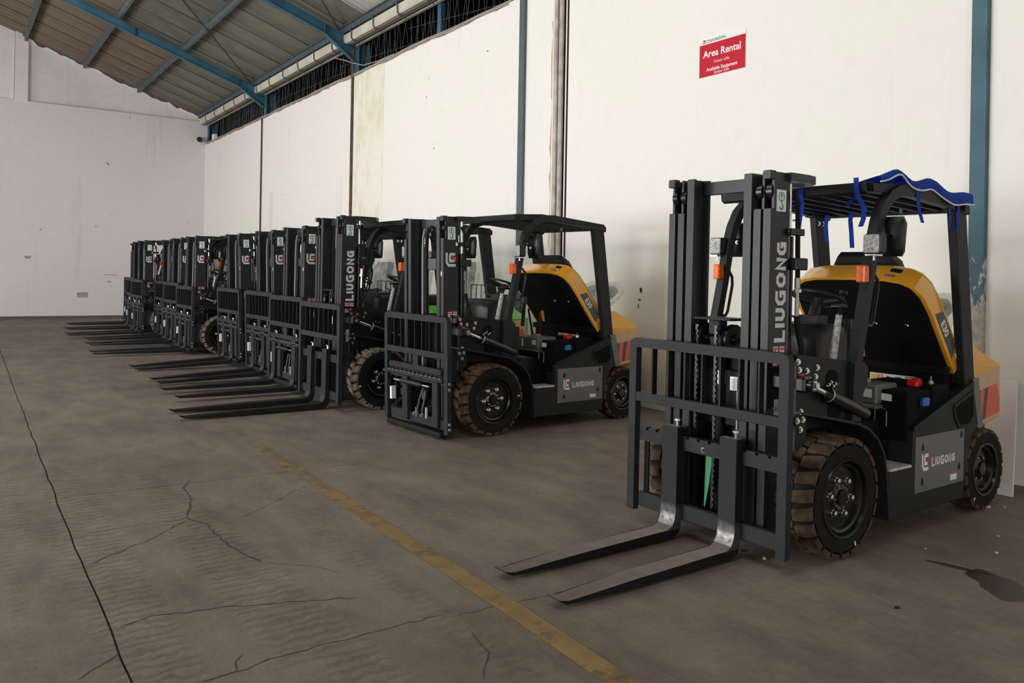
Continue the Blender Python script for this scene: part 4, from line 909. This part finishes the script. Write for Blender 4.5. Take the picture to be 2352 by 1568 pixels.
    fp = a('side_panel_film', 'film', lambda bm: bx(bm, -1.495, -.848, .578, .5805, .252, .612), 'gfilm')
    obj('panel_lettering', 'filmt', lambda bm: word(bm, 'LIUGONG', lambda a_, b_: (-1.055 - a_ * .055, .5815, .405 + b_ * .055), 'LG', .25, length=.315 / .055), M['white'], fp)
    mp2 = lambda a_, b_: (-.93 - a_ * .085, .5815, .385 + b_ * .11)
    obj('panel_logo', 'filml', lambda bm: lg_logo(bm, mp2), M['white'], fp); obj('panel_logo_corner', 'filmr', lambda bm: lg_logo(bm, mp2, True), M['red'], fp)
    obj('panel_label', 'filmw', lambda bm: bx(bm, -1.40, -1.31, .5805, .5815, .278, .33), M['white'], fp)
    obj('panel_label_edge', 'filmwe', lambda bm: bx(bm, -1.40, -1.31, .5815, .582, .318, .33), M['red'], fp)
    def holes(bm):
        for cx, cz in ((-.94, .54), (-1.455, .575), (-.94, .315), (-1.43, .36)):
            prism(bm, [(cx, cz + .032), (cx + .02, cz), (cx + .012, cz - .022), (cx - .012, cz - .022), (cx - .02, cz)], 'y', .5805, .5812)
    obj('film_cutouts', 'filmh', holes, M['web'], fp)
    # ---- compartment
    a('compartment_floor', 'cfl', lambda bm: bx(bm, -1.55, -.52, -.42, .42, .40, .58), 'liner')
    a('rear_bulkhead', 'rbh', lambda bm: (bx(bm, -1.52, -1.40, -.48, .48, .45, .99, .006), bx(bm, -1.45, -1.37, -.5, .5, .97, 1.03, .008)), 'liner')
    sl_ = a('warning_strip', 'wstrip', lambda bm: bx(bm, -1.40, -1.397, -.06, .29, .885, .935), 'white')
    obj('strip_orange', 'wstro', lambda bm: bx(bm, -1.397, -1.3962, -.055, .03, .889, .931), M['yellow'], sl_); obj('strip_red', 'wstrr', lambda bm: (bx(bm, -1.397, -1.3962, .034, .042, .889, .931), bx(bm, -1.397, -1.3962, .21, .285, .92, .931)), M['red'], sl_)
    obj('strip_pictogram', 'wstrp', lambda bm: [bx(bm, -1.397, -1.396, y, y + w_, .90, .90 + h_) for y, w_, h_ in ((.07, .02, .02), (.135, .045, .022), (.225, .02, .015), (.0, .012, .02))], M['gfilm'], sl_)
    a('motor_controller', 'mctl', lambda bm: (bx(bm, -1.0, -.74, .02, .37, .80, .93, .012), bx(bm, -.745, -.735, .08, .10, .81, .92), bx(bm, -.745, -.735, .20, .22, .81, .92), bx(bm, -1.02, -.72, .0, .38, .775, .80, .004)), 'alloy')
    a('controller_label', 'mcl', lambda bm: (bx(bm, -.736, -.734, .10, .125, .82, .905), bx(bm, -.736, -.734, .27, .34, .845, .90)), 'letter')
    a('filler_cap', 'fcap', lambda bm: lathe(bm, [(0, 0), (0, .035), (.02, .035), (.025, .028), (.025, 0)], (-.86, .22, .93), 16, 'z'), 'brass')
    a('battery_box', 'bat', lambda bm: bx(bm, -1.10, -.80, .30, .54, .58, .90, .01), 'liner')
    a('battery_box', 'bat2', lambda bm: bx(bm, -1.36, -1.12, .10, .54, .58, .92, .01), 'liner')
    a('battery_label', 'batl', lambda bm: bx(bm, -.80, -.798, .36, .44, .83, .875), 'white')
    a('power_connector', 'pcon', lambda bm: bx(bm, -1.04, -.96, .54, .57, .80, .855, .006), 'bluec')
    a('battery_plug', 'bplg', lambda bm: (bx(bm, -1.16, -1.08, .38, .46, .90, .95, .012), bx(bm, -1.18, -1.14, .39, .44, .915, .96, .008)), 'redc')
    a('battery_handle', 'bhan', lambda bm: (tube(bm, [(-.79, .33, .68), (-.79, .33, .765), (-.79, .345, .78), (-.79, .395, .775), (-.79, .41, .76), (-.79, .41, .665)], .007, 6), tube(bm, [(-1.0, .55, .66), (-.98, .56, .69), (-.93, .565, .70)], .006, 6)), 'chrome')
    a('hold_down_rod', 'hdr', lambda bm: (tube(bm, [(-1.18, .50, .60), (-1.18, .50, .98)], .006, 6), hexbolt(bm, (-1.18, .50, .93), 'z', .014, .02)), 'chrome')
    a('gas_strut', 'gstrut', lambda bm: (tube(bm, [(-1.30, -.40, .85), (-1.22, -.40, 1.2)] if hood else [(-1.30, -.40, .85), (-1.0, -.40, .9)], .012, 8)), 'black')
    if hood: a('hood_latch', 'hlat', lambda bm: (tube(bm, [(-.98, .12, .93), (-1.02, .08, 1.08), (-1.04, .06, 1.17)], .02, 8), bx(bm, -1.06, -1.02, .03, .07, 1.06, 1.18, .006)), 'black')
    if hood: a('latch_tag', 'hltg', lambda bm: prism(bm, [(-1.0, 1.20), (-1.04, 1.20), (-1.06, 1.08), (-1.03, 1.08)], 'y', .09, .096), 'yellow')
    # ---- hood
    hm = hood_mtx(hood)
    def hfn(bm):
        loft(bm, [[(x, y, 0) for x, y in hood_outline(0)], [(x, y, .14) for x, y in hood_outline(.003)], [(x - .008, y * .988, .175) for x, y in hood_outline(.012)], [(x * .96, y * .93, .205) for x, y in hood_outline(.04)]])
    hd = a('hood', 'hood', hfn, body, hm, sharp=28)
    obj('hood_liner', 'hoodl', lambda bm: prism(bm, [(x * .985 + .003, y * .965) for x, y in hood_outline(.012)], 'z', -.008, 0), M['liner'], hd)
    [obj('liner_bolt', 'hoodb', lambda bm: lathe(bm, [(0, 0), (-.002, .016), (-.010, .012), (-.012, 0)], (.42, 0, -.008), 12, 'z'), M['chrome'], hd, Matrix.Translation((0, y, 0))) for y in (.08, .31)]
    obj('hood_decal', 'hoodd', lambda bm: prism(bm, [(.50, .035), (.45, .125), (.15, .125), (.11, .035)][::-1], 'y', .506, .512), M['dstripe'], hd)
    obj('decal_lettering', 'hoode', lambda bm: font_mesh(bm, 'E30', .082, lambda x, y: (.405 - x, .5126, .050 + y), .002), M['white'], hd)
    obj('hood_label', 'hoodw', lambda bm: prism(bm, [(.0, .085), (.10, .085), (.10, .125), (.0, .125)], 'y', .507, .5115), M['white'], hd)
    obj('latch_hole', 'hoodk', lambda bm: prism(bm, [(.8235, .272), (.8095, .345), (.76, .345), (.76, .272)], 'z', .085, .12), M['liner'], hd)
    obj('latch_label', 'hoodk2', lambda bm: prism(bm, [(.8245, .255), (.8145, .322), (.76, .322), (.76, .255)], 'z', .03, .055), M['gfilm'], hd)
    def seatc(bm):
        loft(bm, [[(x * k_ + .43 * (1 - k_), y * k_, z) for x, y in ((.12, -.25), (.76, -.25), (.84, -.19), (.84, .19), (.76, .25), (.12, .25))] for z, k_ in ((.20, .85), (.23, 1.0), (.29, 1.0), (.325, .9))])
    st = a('seat', 'seatc', seatc, 'plastic', hm, sharp=40)
    def seatb(bm):
        loft(bm, [[(x0 + dx, y * k_, z) for dx, y in ((.05, -.22), (.05, .22), (-.02, .25), (-.07, .2), (-.07, -.2), (-.02, -.25))] for x0, z, k_ in ((.10, .25, .95), (.06, .45, 1.0), (.02, .68, .95), (.0, .76, .8))])
    obj('seat_back', 'seatb', seatb, M['plastic'], st, sharp=40)
    obj('seat_wrap', 'seatw', lambda bm: loft(bm, [[(x0 + dx * 1.25, y * k_ * 1.18, z) for dx, y in ((.06, -.22), (.06, .22), (-.02, .26), (-.09, .2), (-.09, -.2), (-.02, -.26))] for x0, z, k_ in ((.10, .22, 1.05), (.06, .45, 1.08), (.02, .70, 1.02), (.0, .80, .85))]), M['wrap'], st, sharp=25)
    if not hood:
        for s in (1, -1):
            a('side_cover', 'scov%d' % s, lambda bm: prism(bm, [(-.72, .985), (-1.58, .985), (-1.60, .90), (-.82, .66), (-.74, .70)], 'y', s * .44, s * .52, .008), body)
    # ---- counterweight
    def cw(bm):
        def ring(z, x0, x1, x2, yw, yb): return [(x0, yw, z), (x1, yw, z), (x2, yb, z), (x2, -yb, z), (x1, -yw, z), (x0, -yw, z)]
        loft(bm, [ring(.34, -1.68, -2.0, -2.06, .22, .18), ring(.56, -1.66, -2.02, -2.12, .46, .34), ring(.64, -1.64, -2.10, -2.24, .545, .40), ring(1.015, -1.60, -2.08, -2.22, .55, .42), ring(1.195, -1.60, -1.86, -1.92, .40, .32)])
    cwt = a('counterweight', 'cwt_', cw, body, sharp=20)
    yq = .5515
    obj('tan_film', 'cwf', lambda bm: prism(bm, [(-1.68, .952), (-2.075, 1.006), (-2.095, .648), (-1.765, .60)], 'y', .548, yq), M['film'], cwt)
    obj('grey_film', 'cwg', lambda bm: prism(bm, [(-1.60, .945), (-1.685, .953), (-1.77, .60), (-1.70, .590)], 'y', .578, .5805), M['gfilm'], cwt)
    obj('red_stripe', 'cws', lambda bm: prism(bm, [(-1.705, .84), (-2.03, .885), (-2.08, .78), (-2.085, .675), (-1.775, .625)], 'y', .5505, yq + .001), M['stripe'], cwt)
    obj('dark_stripe', 'cwd', lambda bm: (prism(bm, [(-1.70, .84), (-1.785, .852), (-1.755, .64), (-1.735, .63)], 'y', .551, yq + .002), prism(bm, [(-1.85, .86), (-1.90, .867), (-1.865, .645), (-1.82, .638)], 'y', .551, yq + .002)), M['dstripe'], cwt)
    return P

YG = 'yellow'
FL = [
    dict(Ox=4.277, Oy=3.386, dl=.024, kind='t', lift=.0, forks=1.34, text=True, shifter=False, label='grey and yellow forklift with a blue canvas cover over its roof'),
    dict(Ox=4.445, Oy=7.317, dl=.051, tilt=.028, lift=-.02, forks=0, rack=True, label='yellow forklift without forks, hood tipped open, next to the one with blue canvas'),
    dict(Ox=4.179, Oy=9.21, dl=.015, kind='t', forks=1.645, text=True, hood=0, body='green', rack=True, label='green-bodied forklift with vertical silver lettering on its mast and long forks'),
    dict(Ox=4.25, Oy=10.57, dl=.02, tilt=.0, lift=.03, forks=1.5, spread=.36, hood=0, body='green', label='dark forklift tucked behind the green-bodied one, only its mast and forks showing'),
    dict(Ox=4.352, Oy=11.94, dl=.018, tilt=.03, lift=.06, forks=1.50, hood=0, label='dark forklift fifth along the wall from the one with blue canvas'),
    dict(Ox=4.391, Oy=13.62, dl=.010, tilt=.037, lift=.065, forks=1.51, hood=0, label='dark forklift with a gap on its far side, sixth from the blue canvas one'),
    dict(Ox=4.215, Oy=15.93, dl=.009, tilt=-.005, lift=.02, forks=1.588, hood=0, label='dark forklift showing its front wheel, first of three close together beyond the wide gap'),
    dict(Ox=4.273, Oy=17.3, dl=.017, tilt=.0, lift=.06, forks=1.53, hood=0, label='dark forklift hidden in the middle of three parked close together'),
    dict(Ox=4.378, Oy=18.67, dl=.016, tilt=.01, lift=.06, forks=1.49, hood=0, label='dark forklift farthest in the group of three beyond the wide gap'),
    dict(Ox=4.148, Oy=20.03, dl=.015, tilt=.015, lift=.067, forks=1.46, hood=0, label='dark forklift nearest in the last group of three by the far wall'),
    dict(Ox=4.256, Oy=21.35, dl=.019, tilt=.0, lift=.07, forks=1.44, hood=0, label='dark forklift half hidden, second from the far wall end'),
    dict(Ox=4.513, Oy=23.15, dl=.019, tilt=.0, lift=.06, forks=1.478, hood=0, label='dark forklift last in the row, closest to the far wall'),
]
ROOTS = [forklift('forklift', **f) for f in FL]

# ------------------------------------------------------------------ things around the forklifts
# blue canvas cover lying on the roof of the first forklift
P0 = ROOTS[0]
cover = empty('canvas_cover', P0.location, P0.rotation_euler)
tag(cover, 'crumpled blue canvas cover with white piping tied on a forklift roof', 'cover')
def rz(x): return 2.215 + (x + .62) * .045 if x < -.62 else 2.22
def cov(bm):
    nx, ny = 26, 14; g = []
    for i in range(nx + 1):
        x = -.36 - i / nx * 1.17; row = []
        for j in range(ny + 1):
            y = -.56 + j / ny * 1.12
            z = rz(x) + .008 + .006 * math.sin(x * 9 + y * 5) + .005 * math.sin(y * 13 - x * 4) - .02 * max(0, 1 - (-.36 - x) / .15)
            k = max(0, (y - .36) / .2)
            z += k * (.035 + .055 * math.exp(-((x + .58) / .12) ** 2) + .05 * math.exp(-((x + .98) / .13) ** 2) + .006 * math.sin(x * 11 + 1.3 * math.sin(x * 5)))
            row.append((x, y, z))
        # side hem hanging down on the driver's left
        y, z = row[-1][1], row[-1][2]
        dr = .035 + .05 * min(1, max(0, (-.55 - x) / .5))
        row.append((x, y + .022, z - .012)); row.append((x, y + .026, z - dr * .6)); row.append((x, y + .024 + .006 * math.sin(x * 20), z - dr))
        g.append([bm.verts.new(p) for p in row])
    for A, B in zip(g, g[1:]):
        for j in range(len(A) - 1): bm.faces.new((A[j], A[j + 1], B[j + 1], B[j]))
    r = bmesh.ops.solidify(bm, geom=bm.faces[:], thickness=.004)
obj('canvas_sheet', 'cover', cov, M['blue'], cover, sharp=60)
def pipe_fn(bm):
    pts = []
    for i in range(27):
        x = -.36 - i / 26 * 1.17; y = .56
        z = rz(x) + .008 + .006 * math.sin(x * 9 + y * 5) + .005 * math.sin(y * 13 - x * 4) - .02 * max(0, 1 - (-.36 - x) / .15) + (.035 + .055 * math.exp(-((x + .58) / .12) ** 2) + .05 * math.exp(-((x + .98) / .13) ** 2) + .006 * math.sin(x * 11 + 1.3 * math.sin(x * 5)))
        dr = .035 + .05 * min(1, max(0, (-.55 - x) / .5)); pts.append((x, y + .026 + .006 * math.sin(x * 20), z - dr))
    tube(bm, pts, .006, 6)
obj('white_piping', 'piping', pipe_fn, M['piping'], cover)
def ribbon(bm, pts, w, d=(0, 1, 0)):
    d = Vector(d).normalized() * w / 2; prev = None
    for p in pts:
        p = Vector(p); c_ = [bm.verts.new(p + d), bm.verts.new(p - d)]
        if prev: bm.faces.new((prev[0], prev[1], c_[1], c_[0]))
        prev = c_
    bmesh.ops.solidify(bm, geom=bm.faces[:], thickness=.0025)
STR = [([(-.24, .11, 2.22), (-.235, .11, 2.13), (-.245, .12, 2.10), (-.25, .10, 2.0), (-.255, .085, 1.90)], .035),
       ([(-.24, .13, 2.11), (-.25, .05, 2.085), (-.255, -.02, 2.07)], .03),
       ([(-.24, .49, 2.235), (-.232, .50, 2.16), (-.25, .50, 2.12), (-.27, .53, 2.05), (-.28, .52, 1.985), (-.285, .50, 1.94)], .034),
       ([(-.25, .49, 2.13), (-.30, .43, 2.11), (-.33, .38, 2.07)], .03),
       ([(-1.18, -.11, 2.12), (-1.18, -.115, 2.05), (-1.19, -.11, 1.95), (-1.195, -.105, 1.85)], .036),
       ([(-.80, .578, 2.19), (-.80, .582, 2.13), (-.815, .585, 2.06), (-.85, .588, 1.99)], .045),
       ([(-1.22, .575, 2.16), (-1.225, .58, 2.05), (-1.22, .58, 1.97)], .030),
       ([(-1.335, .58, 2.14), (-1.33, .585, 2.05), (-1.315, .585, 1.955)], .040),
       ([(-1.33, -.40, 2.11), (-1.33, -.41, 2.04), (-1.36, -.43, 1.97), (-1.40, -.44, 1.90)], .035)]
for i, (p, w) in enumerate(STR):
    d = (0, 1, 0) if i in (0, 1, 2, 3, 4, 8) else (1, 0, 0)
    obj('tie_strap', 'strap%d' % i, lambda bm, p=p, w=w, d=d: ribbon(bm, p, w, d), M['blue'], cover)

# red sign board on the right wall
XS = XW - .006
sg = obj('wall_sign', 'sign', lambda bm: bx(bm, XS - .001, XW, 5.85, 6.51, 3.905, 4.345), M['white'])
tag(sg, 'red rental area sign with white lettering high on the plaster wall', 'sign')
def sp(y0, z0, sh=0.0): return lambda x, y: (XS - .0035, y0 - x, z0 + y)
obj('red_field', 'signr', lambda bm: bx(bm, XS - .0025, XS - .001, 5.853, 6.507, 3.908, 4.275), M['sred'], sg)
SIGN = [('Area Rental', .112, 6.18, 4.125, 'CENTER', .0022, 'white'), ('Scissor Lifts', .046, 6.18, 4.045, 'CENTER', .0, 'white'),
        ('Avaliable Equipment', .054, 6.18, 3.965, 'CENTER', .001, 'white'), ('Scissor Lifts', .046, 6.18, 3.922, 'CENTER', .0, 'white'), ('CDHORIZON', .045, 6.405, 4.292, 'LEFT', .0, 'dstripe')]
for i, (t, s, y0, z0, al, bo, m) in enumerate(SIGN):
    obj('sign_lettering', 'signt%d' % i, lambda bm, t=t, s=s, y0=y0, z0=z0, al=al, bo=bo: font_mesh(bm, t, s, sp(y0, z0), bo, al), M[m], sg)
obj('sign_emblem', 'signe', lambda bm: bx(bm, XS - .0025, XS - .001, 6.42, 6.46, 4.285, 4.33), M['red'], sg)
obj('emblem_mark', 'signe2', lambda bm: strip(bm, [(6.448, 4.32), (6.448, 4.296), (6.432, 4.296), (6.432, 4.31)], .006, 'x', XS - .0035, XS - .0025), M['white'], sg)

# small camera on the far wall
cc = empty('security_camera', (6.86, YF, 5.94)); tag(cc, 'small black and white security camera mounted on the far wall by the corner', 'camera')
obj('camera_body', 'cctv', lambda bm: tube(bm, [(-.05, -.42, -.03), (.0, -.18, .02)], .075, 14), M['white'], cc)
obj('camera_face', 'cctvf', lambda bm: tube(bm, [(-.055, -.44, -.034), (-.05, -.41, -.028)], .088, 14), M['black'], cc)
obj('camera_bracket', 'cctvb', lambda bm: tube(bm, [(.02, -.2, .01), (.05, -.08, -.05), (.06, 0, -.05)], .025, 8), M['white'], cc)
bp = obj('junction_box', 'wtag', lambda bm: bx(bm, XW - .02, XW + .10, 27.10, 27.34, 5.82, 6.04, .01), M['white'])
tag(bp, 'white junction box sitting on the wall top in the far corner', 'box')
# board leaning on the wall behind the first forklift
lb = obj('leaning_board', 'lboard', lambda bm: loft(bm, [[(6.66, 2.905, -.004), (6.68, 2.905, -.004), (6.68, 3.13, -.004), (6.66, 3.13, -.004)], [(7.055, 3.055, .84), (7.075, 3.055, .84), (7.075, 3.28, .84), (7.055, 3.28, .84)]]), M['board'])
tag(lb, 'narrow white board leaning against the wall behind the rear wheel', 'board')
wp = obj('plaster_skirting', 'wskirt', lambda bm: bx(bm, XW - .10, XW, .4, 2.9, -.05, .05, .02), M['gable'], wr)
# crumbs and litter on the floor
def rock(bm, r, seed):
    rng = random.Random(seed); res = bmesh.ops.create_icosphere(bm, subdivisions=1, radius=r)
    for v in res['verts']: v.co = Vector((v.co.x * rng.uniform(.8, 1.3), v.co.y * rng.uniform(.8, 1.2), max(-.3 * r, v.co.z * rng.uniform(.5, .9)) + .3 * r))
LIT = [(6.19, 2.87, .028, 'stone', 'white plaster lump against the rear wheel of the first forklift'), (6.30, 2.80, .012, 'stone', 'small plaster chip beside the white lump by the rear wheel'),
       (2.941, 3.10, .011, 'brass', 'tiny orange pebble touching the near fork'), (3.90, 3.02, .012, 'stone', 'pale pebble under the load backrest corner'),
       (2.77, 3.23, .007, 'stone', 'pale chip on the floor between fork and crack'), (3.40, 3.15, .006, 'stone', 'tiny pale grit beside the near fork heel'),
       (5.2, 2.35, .011, 'stone', 'pale grit near the oil stain by the front wheel'), (5.55, 2.5, .009, 'stone', 'pale grit between oil stain and rear wheel'), (4.9, 2.62, .008, 'stone', 'pale grit under the step of the first forklift')]
for i, (x, y, r, m, lab) in enumerate(LIT):
    o = obj('pebble', 'rock%d' % i, lambda bm, r=r, i=i: rock(bm, r, i), M[m]); o.location = (x, y, fz(y)); tag(o, lab, 'pebble', 'litter on the floor')
lf = obj('leaf', 'leaf', lambda bm: loft(bm, [[(0, 0, .002), (.03, .012, .004), (.06, .0, .003), (.03, -.014, .006)], [(0, 0, .004), (.03, .012, .02), (.06, .0, .008), (.03, -.014, .018)]]), M['leaf'])
lf.location = (6.64, 2.80, fz(2.8)); tag(lf, 'green leaf lying on the floor near the wall', 'leaf')
